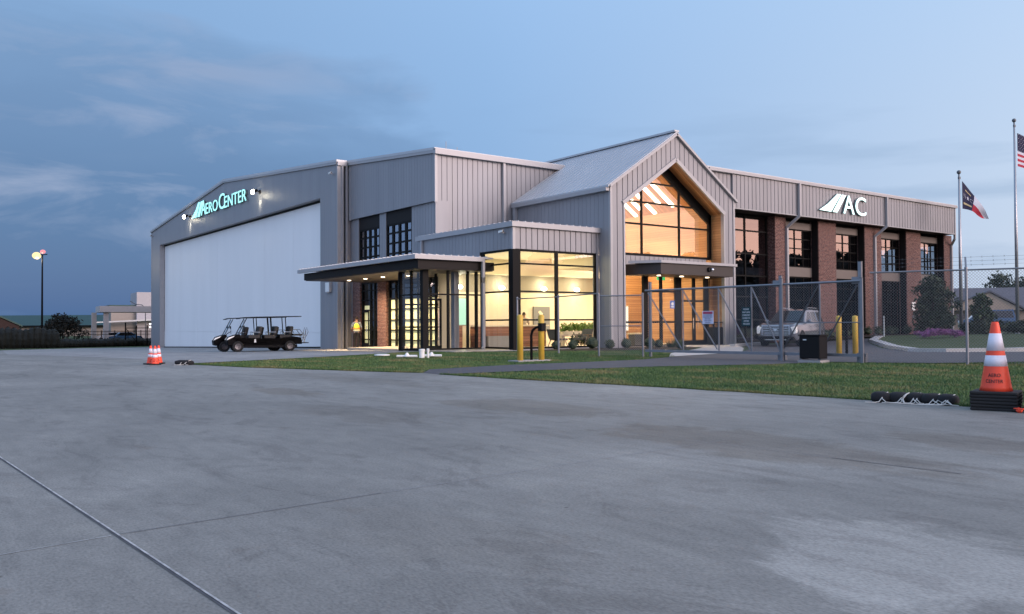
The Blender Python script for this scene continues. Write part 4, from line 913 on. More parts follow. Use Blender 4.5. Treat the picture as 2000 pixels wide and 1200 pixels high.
# ------------------------------------------------------------------ people
def body(name, label, loc, rz, pose, mats, group=None):
    """one skinned body; pose gives joint points in metres, facing -Y"""
    t_ = thing(name, label, 'person', loc, rz, group)
    def skin(nm, verts, edges, rad, material, sub=2):
        me = bpy.data.meshes.new(nm); me.from_pydata(verts, edges, []); o = bpy.data.objects.new(nm, me); COL.objects.link(o)
        md = o.modifiers.new('skin', 'SKIN'); me.skin_vertices[0].data[0].use_root = True
        for sv, r in zip(me.skin_vertices[0].data, rad): sv.radius = r if isinstance(r, tuple) else (r, r)
        ms = o.modifiers.new('sub', 'SUBSURF'); ms.levels = sub; ms.render_levels = sub
        bpy.context.view_layer.update()
        m2 = bpy.data.meshes.new_from_object(o.evaluated_get(bpy.context.evaluated_depsgraph_get()))
        m2.name = nm; m2.materials.clear(); m2.materials.append(MAT[material]); m2.polygons.foreach_set('use_smooth', [True] * len(m2.polygons))
        bpy.data.objects.remove(o); o = bpy.data.objects.new(nm, m2); COL.objects.link(o); o.parent = t_; return o
    P = pose
    # continuous body: pelvis, spine, neck, head, arms, legs
    V = [P['pelvis'], P['waist'], P['chest'], P['neck'], P['head'], P['crown']]
    E_ = [(0, 1), (1, 2), (2, 3), (3, 4), (4, 5)]; Rd = [(.155, .12), (.145, .11), (.18, .12), .058, (.082, .098), (.062, .075)]
    for s_ in ('l', 'r'):
        b = len(V); V += [P['sh' + s_], P['el' + s_], P['wr' + s_], P['ha' + s_]]; E_ += [(2, b), (b, b + 1), (b + 1, b + 2), (b + 2, b + 3)]; Rd += [.062, .046, .034, .028]
        h0 = len(V); hd = (Vector(P['ha' + s_]) - Vector(P['wr' + s_])).normalized()
        for f in range(5):
            off = Vector((0, .018 * (f - 2), 0)); q = Vector(P['ha' + s_]) + off + hd * (.05 + .012 * (2 - abs(f - 2)))
            V.append(tuple(q)); E_.append((b + 3, h0 + f)); Rd.append(.009)
        b = len(V); V += [P['hip' + s_], P['kn' + s_], P['an' + s_], P['to' + s_]]; E_ += [(0, b), (b, b + 1), (b + 1, b + 2), (b + 2, b + 3)]; Rd += [.092, .064, .046, .036]
    skin('body', V, E_, Rd, 'skin')
    # shirt, trousers, hair, shoes
    V = [P['waist'], P['chest'], P['shl'], P['ell'], P['shr'], P['elr'], tuple(Vector(P['chest']).lerp(Vector(P['neck']), .45)), tuple(Vector(P['pelvis']).lerp(Vector(P['waist']), .4))]
    skin('shirt', V, [(0, 1), (1, 2), (2, 3), (1, 4), (4, 5), (1, 6), (0, 7)], [(.165, .128), (.20, .138), .080, .060, .080, .060, .09, (.175, .135)], mats['shirt'])
    if 'vest' in mats:
        V = [tuple(Vector(P['waist']) + Vector((0, 0, -.06))), tuple(Vector(P['waist']) + Vector((0, 0, .08))), P['chest'], tuple(Vector(P['chest']).lerp(Vector(P['neck']), .5))]
        vs = skin('vest', V, [(0, 1), (1, 2), (2, 3)], [(.19, .15), (.188, .148), (.215, .155), (.13, .10)], 'hivis')
        w = Vector(P['waist']); c = Vector(P['chest'])
        for nm, z0, rx, ry in (('hem_band', w.z - .05, .202, .160), ('waist_band', w.z + .06, .200, .158)):
            o = MB().lathe([(1, -.035), (1, .035)], 20).build(nm, 'reflective' if nm == 'hem_band' else 'hivis_orange', vs); o.scale = (rx, ry, 1); o.location = (w.x, w.y, z0)
    V = [P['pelvis'], P['hipl'], P['knl'], P['anl'], P['hipr'], P['knr'], P['anr'], tuple(Vector(P['pelvis']).lerp(Vector(P['waist']), .6))]
    skin('trousers', V, [(0, 1), (1, 2), (2, 3), (0, 4), (4, 5), (5, 6), (0, 7)], [(.17, .14), .108, .084, .068, .108, .084, .068, (.165, .13)], mats['trousers'])
    hd = Vector(P['head']); MB().blob((hd.x, hd.y + .012, hd.z + .05), (.092, .108, .10), 14, 9).build('hair', 'hair', t_, smooth=True)
    mb = MB()
    for s_ in (-1, 1): mb.blob((hd.x + s_ * .088, hd.y, hd.z - .01), (.014, .024, .032), 8, 6)
    mb.build('ears', 'skin', t_, smooth=True)
    MB().blob((hd.x, hd.y - .10, hd.z - .02), (.015, .022, .02), 8, 6).build('nose', 'skin', t_, smooth=True)
    for s_ in ('l', 'r'):
        a = Vector(P['an' + s_]); MB().blob((a.x, a.y - .07, .045), (.05, .14, .048), 10, 6).build('shoe', 'black_plastic', t_, smooth=True)
    return t_
pz = dict(pelvis=(0, 0, .98), waist=(0, .01, 1.12), chest=(0, .0, 1.42), neck=(0, .01, 1.58), head=(0, -.015, 1.70), crown=(0, -.01, 1.79),
          shl=(.20, .01, 1.48), ell=(.29, .04, 1.20), wrl=(.27, -.14, 1.02), hal=(.26, -.20, .99), shr=(-.20, .01, 1.48), elr=(-.28, .02, 1.20), wrr=(-.26, -.2, 1.10), har=(-.25, -.27, 1.10),
          hipl=(.10, 0, .92), knl=(.11, -.03, .50), anl=(.11, .02, .09), tol=(.12, -.13, .04), hipr=(-.10, 0, .92), knr=(-.09, .01, .50), anr=(-.10, .06, .09), tor=(-.11, -.09, .04))
pr_ = body('person', 'worker in a yellow safety vest and black trousers seen from behind at the brick door', (22.95, 46.3, zf(22.95, 46.3)), R_(146), pz, dict(shirt='shirt_grey', trousers='trousers_black', vest=1)); pr_.scale = (1.04,) * 3
p2 = body('person', 'person in a tan shirt standing behind the lobby reception desk', (28.3, 36.9, .03), R_(-20), pz, dict(shirt='shirt_tan', trousers='trousers_black'))

# ------------------------------------------------------------------ golf carts (front looks to local -X)
def cart():
    t_ = thing('golf_cart', 'nearer black six seat golf cart with roof, windscreen and a bag rack', 'golf cart', (0, 0, 0), 0, 'golf carts parked before the hangar door')
    mb = MB()
    prof = [(-1.98, .34), (-2.02, .60), (-1.90, .80), (-1.55, .92), (-1.34, .96), (-1.26, .60), (-1.1, .42), (-.72, .42), (-.62, .70), (.30, .72), (.38, .42), (.78, .42), (.86, .76), (1.5, .82), (1.92, .74), (1.98, .38)]
    mb.prism(prof, 1, -.58, .58)
    bd = mb.build('body', 'black_paint', t_)
    bv = bd.modifiers.new('bev', 'BEVEL'); bv.width = .05; bv.segments = 3
    MB().prism([(-1.5, .22), (-1.5, .36), (1.7, .36), (1.7, .22)], 1, -.52, .52).build('chassis', 'black_plastic', t_)
    for s_ in (-1, 1): MB().prism([(-2.02, .64), (-1.70, .80), (-1.62, .88), (-1.92, .78)], 1, s_ * .34, s_ * .585).build('headlight', 'lens_white', t_)
    for (xx, nm) in ((-1.45, 0), (1.30, 0)):
        for s_ in (-1, 1):
            w = MB().lathe([(.17, -.09), (.26, -.10), (.29, -.06), (.29, .06), (.26, .10), (.17, .09)], 20, (xx, s_ * .52, .29), 1).build('wheel', 'tyre', t_, smooth=False)
            m2 = MB().lathe([(.17, s_ * .085), (.165, s_ * .105), (.05, s_ * .09), (.03, s_ * .11)], 14, (xx, s_ * .52, .29), 1)
            for k in range(5):
                a = 2 * math.pi * k / 5; m2.bar((xx, s_ * .625, .29), (xx + .15 * math.cos(a), s_ * .63, .29 + .15 * math.sin(a)), .035, .02, (0, 1, 0))
            m2.build('rim', 'rim_metal', w)
    mb = MB().add([(-1.42, -.52, .96), (-1.42, .52, .96), (-1.02, .5, 1.76), (-1.02, -.5, 1.76)], [(0, 1, 2, 3)])
    ws = mb.build('windscreen', 'clear_glass', t_, recalc=False)
    m2 = MB()
    for s_ in (-1, 1): m2.bar((-1.45, s_ * .54, .92), (-1.0, s_ * .53, 1.80), .035)
    m2.bar((-1.22, -.53, 1.36), (-1.22, .53, 1.36), .02); m2.build('frame', 'black_plastic', ws)
    m = MB().prism([(-1.42, 1.80), (-1.20, 1.87), (-.4, 1.90), (1.5, 1.93), (1.92, 1.93), (1.92, 1.89), (-.4, 1.85), (-1.2, 1.82), (-1.40, 1.77)], 1, -.62, .62).build('roof', 'black_plastic', t_)
    m2 = MB().box(-1.05, -.85, .57, .622, 1.835, 1.86).build('roof_trim', 'trim_metal', m)
    for xx in (.24, 1.05):
        for s_ in (-1, 1): MB().bar((xx + .07, s_ * .5, .8), (xx, s_ * .54, 1.87), .045).build('roof_post', 'black_plastic', t_)
    for (xx, back) in ((-.55, .22), (.28, .22), (1.10, .22)):
        MB().box(xx - .34, xx + .24, -.56, .56, .72, .90).build('seat', 'seat_black', t_)
        for s_ in (-1, 1):
            o = MB().prism([(xx + .10, .88), (xx + .32, .88), (xx + .42, 1.36), (xx + .20, 1.38)], 1, s_ * .02, s_ * .55).build('backrest', 'seat_black', t_); bv = o.modifiers.new('bev', 'BEVEL'); bv.width = .07; bv.segments = 3
        m2 = MB()
        for s_ in (-1, 1): m2.tube([(xx - .1, s_ * .55, .9), (xx - .12, s_ * .55, 1.06), (xx + .26, s_ * .55, 1.05)], .016, 6)
        m2.build('armrest', 'chrome', t_)
    m2 = MB().tube([(-1.28, .25, .95), (-1.02, .25, 1.12)], .02, 6)
    pts = [(-1.02 + .05 * math.cos(a) * .4, .25 + .17 * math.cos(a), 1.12 + .15 * math.sin(a)) for a in [2 * math.pi * k / 16 for k in range(17)]]
    m2.tube(pts, .014, 6).build('steering_wheel', 'black_plastic', t_)
    for s_ in (-1, 1):
        mm = MB().bar((-1.2, s_ * .54, 1.35), (-1.15, s_ * .66, 1.37), .02).box(-1.19, -1.13, s_ * .62, s_ * .76, 1.27, 1.42).build('mirror', 'black_plastic', t_)
    m2 = MB().box(1.5, 2.35, -.45, .45, .42, .46).build('rear_step', 'black_plastic', t_)
    MB().box(1.5, 2.0, -.5, .5, .84, .94).build('rear_seat', 'seat_black', t_)
    m2 = MB()
    for s_ in (-1, 1):
        m2.tube([(1.45, s_ * .5, 1.18), (1.85, s_ * .5, 1.18), (2.05, s_ * .5, .9), (2.1, s_ * .5, .47)], .02, 6)
        m2.tube([(2.1, s_ * .3, .46), (2.22, s_ * .3, .8), (2.2, s_ * .3, 1.05), (2.27, s_ * .3, 1.30), (2.35, s_ * .3, 1.05), (2.24, s_ * .3, .8)], .018, 6)
    m2.tube([(2.12, -.45, .75), (2.12, .45, .75)], .018, 6).build('bag_rack', 'galv', t_)
    mm = MB()
    for s_ in (-1, 1): mm.prism([(-.62, .50), (-.50, .50), (-.53, .66), (-.56, .70), (-.60, .64)], 1, s_ * .582, s_ * .588)
    mm.build('emblem', 'pvc_white', t_)
    return t_
hx, hy = -.98, .203
c1 = cart(); cz = math.atan2(-hy, -hx); c1.location = (17.15, 45.9, zf(17.15, 45.9) + .004); c1.rotation_euler = (0, 0, cz)
dup(c1, (17.15 - .16, 45.9 + 1.72, zf(17, 47.6) + .004), cz, 'farther black six seat golf cart standing behind the nearer one')

# ------------------------------------------------------------------ traffic cones
def cone(label, hh=.98, group=None, letter=True):
    t_ = thing('traffic_cone', label, 'traffic cone', (0, 0, 0), 0, group)
    s = hh / .98
    mb = MB().box(-.22 * s * 1.3, .22 * s * 1.3, -.22 * s * 1.3, .22 * s * 1.3, 0, .042); o = mb.build('base', 'cone_black', t_); bv = o.modifiers.new('bev', 'BEVEL'); bv.width = .015; bv.segments = 2
    r = lambda f: (.205 - (.205 - .045) * f) * s
    prof = [(r(0), .042), (r(.34), .34 * hh)]; MB().lathe([(r(f), f * hh if f else .042) for f in (0, .1, .2, .3, .4, .5, .6, .7, .8, .9)] + [(r(.985), hh * .975), (r(1.0) * .9, hh), (r(1) * .6, hh)], 28).build('body', 'cone_orange', t_, smooth=True)
    for a, b_ in ((.385, .535), (.60, .84)): MB().lathe([(r(a) + .003, a * hh), (r(b_) + .003, b_ * hh)], 28).build('collar', 'cone_white', t_, smooth=True)
    if letter:
        mb = MB()
        for body_, w, h, z0, x0 in (('AERO', .150, .046, .235, -.075), ('CENTER', .215, .046, .155, -.1075)):
            tmp = MB(); put_text(tmp, body_, (x0 * s, 0, z0 * s), (1, 0, 0), (0, 0, 1), w * s, h * s, .002)
            vs = []
            for (vx, vy, vz_) in tmp.v:
                rr = r(vz_ / hh) + .004 - vy * .5; an = vx / (r(vz_ / hh)); vs.append((rr * math.sin(an), -rr * math.cos(an), vz_))
            mb.add(vs, tmp.f)
        mb.build('lettering', 'ink_black', t_)
    return t_
g1 = 'cones stacked at the right edge of the apron'
k0 = cone('orange traffic cone with two white collars on top of the black stack beside the lawn', group=g1)
fz = math.atan2(-12.3, 5.42) ; face = math.atan2(5.42, 12.3)
def dir_to_cam(x, y): return math.atan2(-y, -x) + math.pi / 2
X0, Y0 = 12.28, 5.42
k0.location = (X0, Y0, .215); k0.rotation_euler = (0, 0, dir_to_cam(X0, Y0) - .12)
kn = cone('traffic cone at the bottom of the stack beside the lawn, only its black base showing', group=g1, letter=False)
kn.location = (X0, Y0, 0); kn.rotation_euler = (0, 0, dir_to_cam(X0, Y0) - .1)
for i in range(1, 5): dup(kn, (X0 + random.uniform(-.004, .004), Y0 + random.uniform(-.004, .004), .043 * i), dir_to_cam(X0, Y0) + random.uniform(-.06, .0) - .1, 'traffic cone nested inside the stack below the topmost cone, only its black base showing')
k1 = dup(k0, (12.42, 4.80, .215), dir_to_cam(12.4, 4.8) + .1, 'topmost cone of the second stack, cut off by the right edge of the picture')
for i in range(5): dup(kn, (12.42 + random.uniform(-.003, .003), 4.80 + random.uniform(-.003, .003), .043 * i), dir_to_cam(12.4, 4.8) + random.uniform(-.05, .05), 'traffic cone nested in the second stack at the right edge, only its black base showing')
mb = MB().blob((12.02, 5.02, .035), (.035, .045, .034), 8, 5, .15).box(11.99, 12.05, 4.96, 5.08, .05, .062); tag(mb.build('strap_tag', 'cone_orange', None, (12.02, 5.02, 0)), 'small crumpled orange tag on the concrete before the cone stacks', 'tag')
g2 = 'cones standing together on the far side of the apron'
q0 = cone('nearest of the three small orange cones beside the black bag', .60, g2); q0.location = (7.05, 28.3, 0); q0.rotation_euler = (0, 0, dir_to_cam(7, 28.3) + .1)
dup(q0, (7.02, 28.70, 0), dir_to_cam(7, 28) + .4, 'left one of the three small orange cones by the black bag'); dup(q0, (7.33, 28.98, 0), dir_to_cam(7, 28) - .2, 'rear one of the three small orange cones, half hidden by the others')

# ------------------------------------------------------------------ sandbags with white ties
def bag(x, y, rz, lx, label, group, nrope=2):
    t_ = thing('sandbag', label, 'sandbag', (x, y, 0), rz, group)
    me = MB().blob((0, 0, .072), (lx, .16, .085), 16, 9, .06)
    sq = lambda v, r: math.copysign(min(1, abs(v / r)) ** .75, v) * r
    me.v = [(sq(a, lx), sq(b, .16), max(.004, .072 + sq(c - .072, .085))) for a, b, c in me.v]
    me.build('sack', 'black_cloth', t_, smooth=True)
    mb = MB()
    for k in range(nrope):
        x0 = random.uniform(-.6, .6) * lx; dx = random.uniform(.06, .14)
        mb.tube([(x0 + dx, -.02, .152), (x0 + dx * .7, -.09, .13), (x0 + dx * .2, -.165, .07), (x0 - dx * .2, -.19, .016), (x0 - dx * .8, -.24, .010), (x0 - dx * 2.2, -.27, .010)], .007, 6)
        mb.tube([(x0 + dx * .2, -.165, .07), (x0 + dx * .9, -.24, .02), (x0 + dx * 1.5, -.22, .012)], .006, 6)
    mb.build('tie_rope', 'rope_white', t_)
    return t_
bx0, by0, bx1, by1 = 12.03, 7.10, 12.40, 6.02
brz = math.atan2(by1 - by0, bx1 - bx0)
for k in range(5):
    f = (k + .4) / 5
    bag(bx0 + (bx1 - bx0) * f + .12 + random.uniform(-.045, .045), by0 + (by1 - by0) * f, brz + random.uniform(-.16, .16), random.uniform(.135, .165), ('black sandbag with white ties at the far left end of the row by the lawn', 'second black sandbag from the left end of the row', 'middle black sandbag of the row beside the lawn edge', 'fourth black sandbag, one short of the cone end of the row', 'black sandbag of the row nearest the cone stack')[k], 'sandbags in a row along the lawn edge', (1, 2, 2, 2, 2)[k])
bag(7.75, 27.6, -1.0, .34, 'flat black sandbag with white ties beside the small cones', None, 2)

# ------------------------------------------------------------------ white pipe pieces on the grass
t_ = thing('pipe_fitting', 'flat white plastic pipe lid on the grass, leftmost of the white pipe pieces', 'pipe piece', (15.75, 29.6, 0)); MB().lathe([(.30, .03), (.30, .07), (.18, .09)], 14, (0, 0, 0)).build('lid', 'pvc_white', t_)
for i, (xx, yy, lab) in enumerate(((15.55, 27.3, 'white plastic pipe lying on the grass with a small hump'), (16.5, 27.15, 'white plastic pipe lying on the grass beside the upright stubs'))):
    t_ = thing('pipe', lab, 'pipe piece', (xx, yy, 0), R_(-42), 'white pipes on the grass'); MB().tube([(-.38, 0, .07), (.38, 0, .07)], .045, 10).build('barrel', 'pvc_white', t_); MB().lathe([(.12, .06), (.07, .14), (.03, .20)], 12).build('fitting', 'pvc_white', t_)
for i, (xx, yy, r_, h_, lab) in enumerate(((15.97, 26.95, .10, .32, 'thick upright white pipe stub on the grass'), (16.2, 26.9, .045, .33, 'thin upright white pipe stub on the grass'))):
    t_ = thing('pipe_stub', lab, 'pipe piece', (xx, yy, 0), 0, 'white pipe stubs on the grass'); MB().lathe([(r_, 0), (r_, h_ - .03)], 14).build('barrel', 'pvc_white', t_); MB().lathe([(r_ * 1.12, h_ - .06), (r_ * 1.12, h_), (r_ * .8, h_ + .01)], 14).build('cap', 'pvc_white', t_)

# ------------------------------------------------------------------ bollards and card readers
def bollard(x, y, h_, lab, grp):
    t_ = thing('bollard', lab, 'bollard', (x, y, zf(x, y)), 0, grp)
    MB().lathe([(.098, .0), (.098, h_ - .06), (.085, h_ - .025), (.05, h_ - .003), (.01, h_)], 20).build('post', 'yellow_paint', t_, smooth=True)
    MB().box(-.19, .19, -.19, .19, -.02, .012).build('footing', 'concrete_pad', t_)
bollard(16.75, 22.05, 1.52, 'yellow steel bollard left of the black card reader by the drive', 'bollards beside the drive card reader')
bollard(17.55, 21.95, 1.52, 'yellow steel bollard right of the black card reader by the drive', 'bollards beside the drive card reader')
bollard(28.0, 17.75, 1.45, 'yellow steel bollard behind the gate mesh, left of the thin black post', 'bollards behind the gate')
bollard(28.4, 17.35, 1.45, 'yellow steel bollard behind the gate mesh, right of the thin black post', 'bollards behind the gate')
cr_ = thing('card_reader', 'black gooseneck card reader stand between the two front yellow bollards', 'card reader', (17.25, 22.1, 0)); 
MB().box(-.15, .15, -.15, .15, 0, .02).tube([(0, 0, .0), (0, 0, .85), (.03, -.03, 1.0), (.12, -.10, 1.10), (.24, -.18, 1.12)], .045, 10).build('stand', 'black_paint', cr_)
MB().box(.18, .36, -.32, -.12, .98, 1.24).build('reader', 'black_plastic', cr_)
MB().box(-.75, .6, -.28, .28, -.03, .035).build('pad', 'concrete_pad', cr_)
c2 = thing('card_reader', 'thin black post behind the gate between the rear yellow bollards', 'post', (28.25, 17.6, 0)); MB().box(-.16, .16, -.16, .16, 0, .03).tube([(0, 0, 0), (0, 0, .95)], .05, 8).build('stand', 'black_paint', c2); MB().box(-.09, .09, -.1, .1, .9, 1.15).build('reader', 'black_plastic', c2)

# ------------------------------------------------------------------ sliding gate and chain-link fence
def mesh_fabric(p, q, z0, z1, name, parent, org, cell=.085, w=.0046):
    p, q = Vector((*p, 0)), Vector((*q, 0)); L = (q - p).length; d = (q - p) / L; H = z1 - z0; mb = MB()
    n = Vector((-d.y, d.x, 0))
    k = -H
    while k < L:
        for s_ in (0, 1):
            a0, a1 = k, k + H; t0, t1 = max(0, -a0) / H, min(1, (L - a0) / H)
            if t1 <= t0: continue
            u0, u1 = a0 + H * t0, a0 + H * t1; zz0, zz1 = z0 + H * t0, z0 + H * t1
            if s_: u0, u1 = L - u0, L - u1
            P0 = p + d * u0 + Vector((0, 0, zz0)); P1 = p + d * u1 + Vector((0, 0, zz1)); o = n * (.004 if s_ else -.004)
            mb.bar(P0 + o, P1 + o, w, w, tuple(n))
        k += cell
    return mb.build(name, 'mesh_wire', parent, org, recalc=False)
GL, GM, GR = Vector((22.5, 21.95, 0)), Vector((22.93, 16.65, 0)), Vector((23.41, 14.15, 0))
gd = (GR - GL).normalized(); gn = Vector((-gd.y, gd.x, 0))
if gn.x > 0: gn = -gn       # towards the camera side
def gp(u, z, off=0.0): q = GL + gd * u + gn * off; return (q.x, q.y, z)
LG = (GR - GL).length; UM = (GM - GL).dot(gd)
gt_ = thing('sliding_gate', 'galvanised cantilever sliding gate of chain link with diagonal braces across the drive', 'gate', tuple(GL)); og = tuple(GL)
zb, zt_ = .22, 2.40
mb = MB().tube([gp(-.1, zt_), gp(LG + .1, zt_ + .03)], .035, 8).bar(gp(-.1, zb), gp(LG + .2, zb), .07, .09); mb.build('rail', 'galv', gt_, og)
us = [0, 1.55, 3.0, 4.25, UM, UM + 1.3, LG]
for u in us[1:-1]: MB().tube([gp(u, zb), gp(u, zt_)], .028, 8).build('upright', 'galv', gt_, og)
for a, b_ in ((0, 1), (1, 2), (2, 3), (3, 4)): MB().tube([gp(us[a] + .05, zt_ - .08, .03), gp(us[b_] - .05, zb + .1, .03)], .024, 8).build('brace', 'galv', gt_, og)
for a, b_ in ((4, 5), (5, 6)): MB().tube([gp(us[a] + .05, zb + .1, .03), gp(us[b_] - .05, zt_ - .1, .03)], .024, 8).build('brace', 'galv_dark', gt_, og)
MB().tube([gp(UM, 1.2), gp(LG, 1.2)], .018, 6).build('rail', 'galv', gt_, og)
mesh_fabric(gp(0, 0)[:2], gp(LG, 0)[:2], zb + .03, zt_ - .02, 'chain_link', gt_, og)
def gpost(u, off, h_, lab, wz=.042):
    q = gp(u, 0, off); t_ = thing('gate_post', lab, 'post', q, math.atan2(gd.y, gd.x), 'galvanised posts of the sliding gate')
    MB().box(-wz, wz, -wz, wz, -.1, h_).build('shaft', 'galv', t_)
    MB().box(-wz * 1.15, wz * 1.15, -wz * 1.15, wz * 1.15, h_, h_ + .02).build('cap', 'galv_dark', t_)
    return t_
gpost(.02, -.14, 2.7, 'tall square gate post at the left end of the sliding gate')
a = gpost(UM - .07, -.10, 2.70, 'left one of the paired square posts at the middle of the gate'); b2 = gpost(UM + .07, .10, 2.6, 'right one of the paired square posts at the middle of the gate', .035)
c_ = gpost(LG - .02, -.12, 3.0, 'tallest square gate post beside the right fence run', .05); d_ = gpost(LG + .12, .12, 2.5, 'short square post at the far right end of the gate rail', .035)
for t_ in (a, c_):
    MB().box(-.24, .0, -.06, .06, 2.36, 2.56).build('roller_bracket', 'galv', t_); MB().box(-.16, .10, .05, .18, .0, .28).build('roller_bracket', 'galv', t_)
# gate operator
q = gp(UM + 1.35, 0, .55); op = thing('gate_operator', 'black gate motor cabinet on a concrete pad before the sliding gate', 'gate motor', (q[0], q[1], 0), math.atan2(gd.y, gd.x))
MB().box(-.36, .36, -.29, .29, -.05, .07).build('pad', 'concrete_pad', op)
o = MB().box(-.33, .33, -.25, .25, .12, .80).build('cabinet', 'black_plastic', op); bv = o.modifiers.new('bev', 'BEVEL'); bv.width = .03; bv.segments = 2
MB().box(-.35, .35, -.27, .27, .80, .84).build('lid', 'black_plastic', op)
sidev = -1 if Vector((math.cos(math.atan2(gd.y, gd.x) - math.pi / 2), math.sin(math.atan2(gd.y, gd.x) - math.pi / 2))).dot(gn.xy) > 0 else 1
MB().box(-.2, -.09, sidev * .252, sidev * .258, .67, .70).build('label_plate', 'sign_letter', op)
for xx in (-.3, .3): MB().box(xx - .04, xx + .04, -.22, .22, .09, .12).build('leg', 'galv_dark', op)
# gate signs
def board(u, z0, z1, w, lab, face, lines, ink, hdr=None, name='gate_sign'):
    c = gp(u, (z0 + z1) / 2, .06); t_ = thing(name, lab, 'sign', c); xd = gd; nn = gn
    def rect(ua, ub, za, zb_, d0, d1, nm, m_):
        mb = MB(); A = [Vector(c) + xd * ua + nn * d0, Vector(c) + xd * ub + nn * d0]; B = [Vector(c) + xd * ub + nn * d1, Vector(c) + xd * ua + nn * d1]
        lo = [p + Vector((0, 0, za)) for p in A + B]; hi = [p + Vector((0, 0, zb_)) for p in A + B]
        mb.add(lo + hi, [(0, 1, 2, 3), (7, 6, 5, 4), (0, 4, 5, 1), (1, 5, 6, 2), (2, 6, 7, 3), (3, 7, 4, 0)]); mb.build(nm, m_, t_, c)
    h_ = (z1 - z0) / 2; rect(-w / 2, w / 2, -h_, h_, 0, .012, 'plate', face)
    if hdr: rect(-w / 2 + .03, w / 2 - .03, h_ - hdr[1], h_ - .02, .0125, .016, 'header', hdr[0])
    mb = MB()
    for tx, ww, hh, zz, inkm in lines:
        o0 = Vector(c) - xd * (ww / 2) + nn * .019 + Vector((0, 0, zz)); put_text(mb, tx, o0, xd, (0, 0, 1), ww, hh, .002)
    mb.build('lettering', ink, t_, c)
# text runs to the right as seen from the apron: gd already points that way
board(2.62, 1.18, 1.62, .44, 'white gate notice with a red heading and blue lines of text', 'sign_face', [('AUTHORIZED', .36, .038, .06, 0), ('PERSONNEL ONLY', .38, .038, -.005, 0), ('BEYOND', .22, .034, -.065, 0), ('THIS GATE', .28, .034, -.125, 0), ('NO ENTRY', .20, .03, -.185, 0)], 'sign_ink', ('sign_red', .105))
board(4.1, 1.10, 1.72, .34, 'dark green gate notice with six rows of white capitals', 'sign_green', [('PLEASE', .20, .055, .215, 0), ('WAIT UNTIL', .29, .055, .115, 0), ('COMPLETELY', .29, .055, .02, 0), ('CLOSED TO', .28, .055, -.075, 0), ('AVOID', .19, .055, -.17, 0), ('THE GATE', .25, .055, -.265, 0)], 'sign_letter')
# fence to the right
def fence(pts, zt_, lab, arms=True, fabric=True, mid=None, skip=()):
    t_ = thing('chain_link_fence', lab, 'fence', (*pts[0], 0)); og = (*pts[0], 0)
    for i, p in enumerate(pts):
        if i in skip: continue
        z0 = zf(*p); MB().tube([(p[0], p[1], z0 - .1), (p[0], p[1], zt_ + .05)], .04, 10).blob((p[0], p[1], zt_ + .05), .05, 8, 5).build('post', 'galv', t_, og)
    for p, q in zip(pts[:-1], pts[1:]):
        MB().tube([(*p, zt_), (*q, zt_)], .024, 8).build('rail', 'galv', t_, og)
        if fabric: mesh_fabric(p, q, .04, zt_ - .02, 'chain_link', t_, og, w=.0056)
        if mid: MB().tube([(*p, mid), (*q, mid)], .02, 6).build('rail', 'galv', t_, og)
    if arms:
        d = (Vector(pts[-1]) - Vector(pts[0])).normalized(); nn = Vector((-d.y, d.x)); nn = nn if nn.x > 0 else -nn
        for i, p in enumerate(pts):
            if i in skip: continue
            MB().bar((p[0], p[1], zt_ + .03), (p[0] + nn.x * .36, p[1] + nn.y * .36, zt_ + .38), .05, .035).build('arm', 'galv', t_, og)
        for k in range(3):
            f = (k + 1) / 3
            A = [(p[0] + nn.x * .36 * f, p[1] + nn.y * .36 * f, zt_ + .03 + .35 * f) for p in pts]; mb = MB().tube(A, .0028, 4)
            for p0, p1 in zip(A[:-1], A[1:]):
                L = (Vector(p1) - Vector(p0)).length; n = int(L / .25)
                for j in range(n):
                    c = Vector(p0).lerp(Vector(p1), (j + .5) / n); mb.bar(c + Vector((0, .015, .03)), c - Vector((0, .015, .03)), .003); mb.bar(c + Vector((0, -.015, .03)), c - Vector((0, -.015, .03)), .003)
            mb.build('barbed_wire', 'galv_dark', t_, og)
    return t_
fence([(23.47, 13.85), (24.62, 11.62), (25.75, 9.4), (26.9, 7.15)], 2.66, 'chain link fence with barbed wire running right from the gate past the lawn', skip=(0,))
fence([(22.46, 22.15), (21.62, 23.6)], 2.24, 'short chain link fence panel with middle rail left of the gate', arms=False, mid=1.12)
t_ = fence([(21.62, 23.6), (22.75, 27.3), (22.95, 30.4)], 2.34, 'wire strand with slim posts running from the fence panel to the lobby corner', arms=False, fabric=False, skip=(0,))

# ------------------------------------------------------------------ parked SUV (front looks to local -X)
sv = thing('parked_suv', 'large grey SUV with chrome barred grille parked behind the gate before the office', 'car', (0, 0, 0)); 
def loft(sec, name, material, smooth=True, sub=0):
    mb = MB(); n = len(sec[0]); vs = [p for s in sec for p in s]; fs = []
    for i in range(len(sec) - 1):
        for k in range(n): fs.append((i * n + k, i * n + (k + 1) % n, (i + 1) * n + (k + 1) % n, (i + 1) * n + k))
    fs += [tuple(range(n))[::-1], tuple(range((len(sec) - 1) * n, len(sec) * n))]
    mb.add(vs, fs); o = mb.build(name, material, sv, smooth=smooth); return o
def sect(x, w, zb, zs, zt, wt):       # lower body section: sill, shoulder, top
    return [(x, -w * .94, zb), (x, -w, zb + .12), (x, -w * 1.0, (zb + zs) / 2 + .08), (x, -w * .96, zs), (x, -wt, zt), (x, 0, zt + .02), (x, wt, zt), (x, w * .96, zs), (x, w, (zb + zs) / 2 + .08), (x, w, zb + .12), (x, w * .94, zb)]
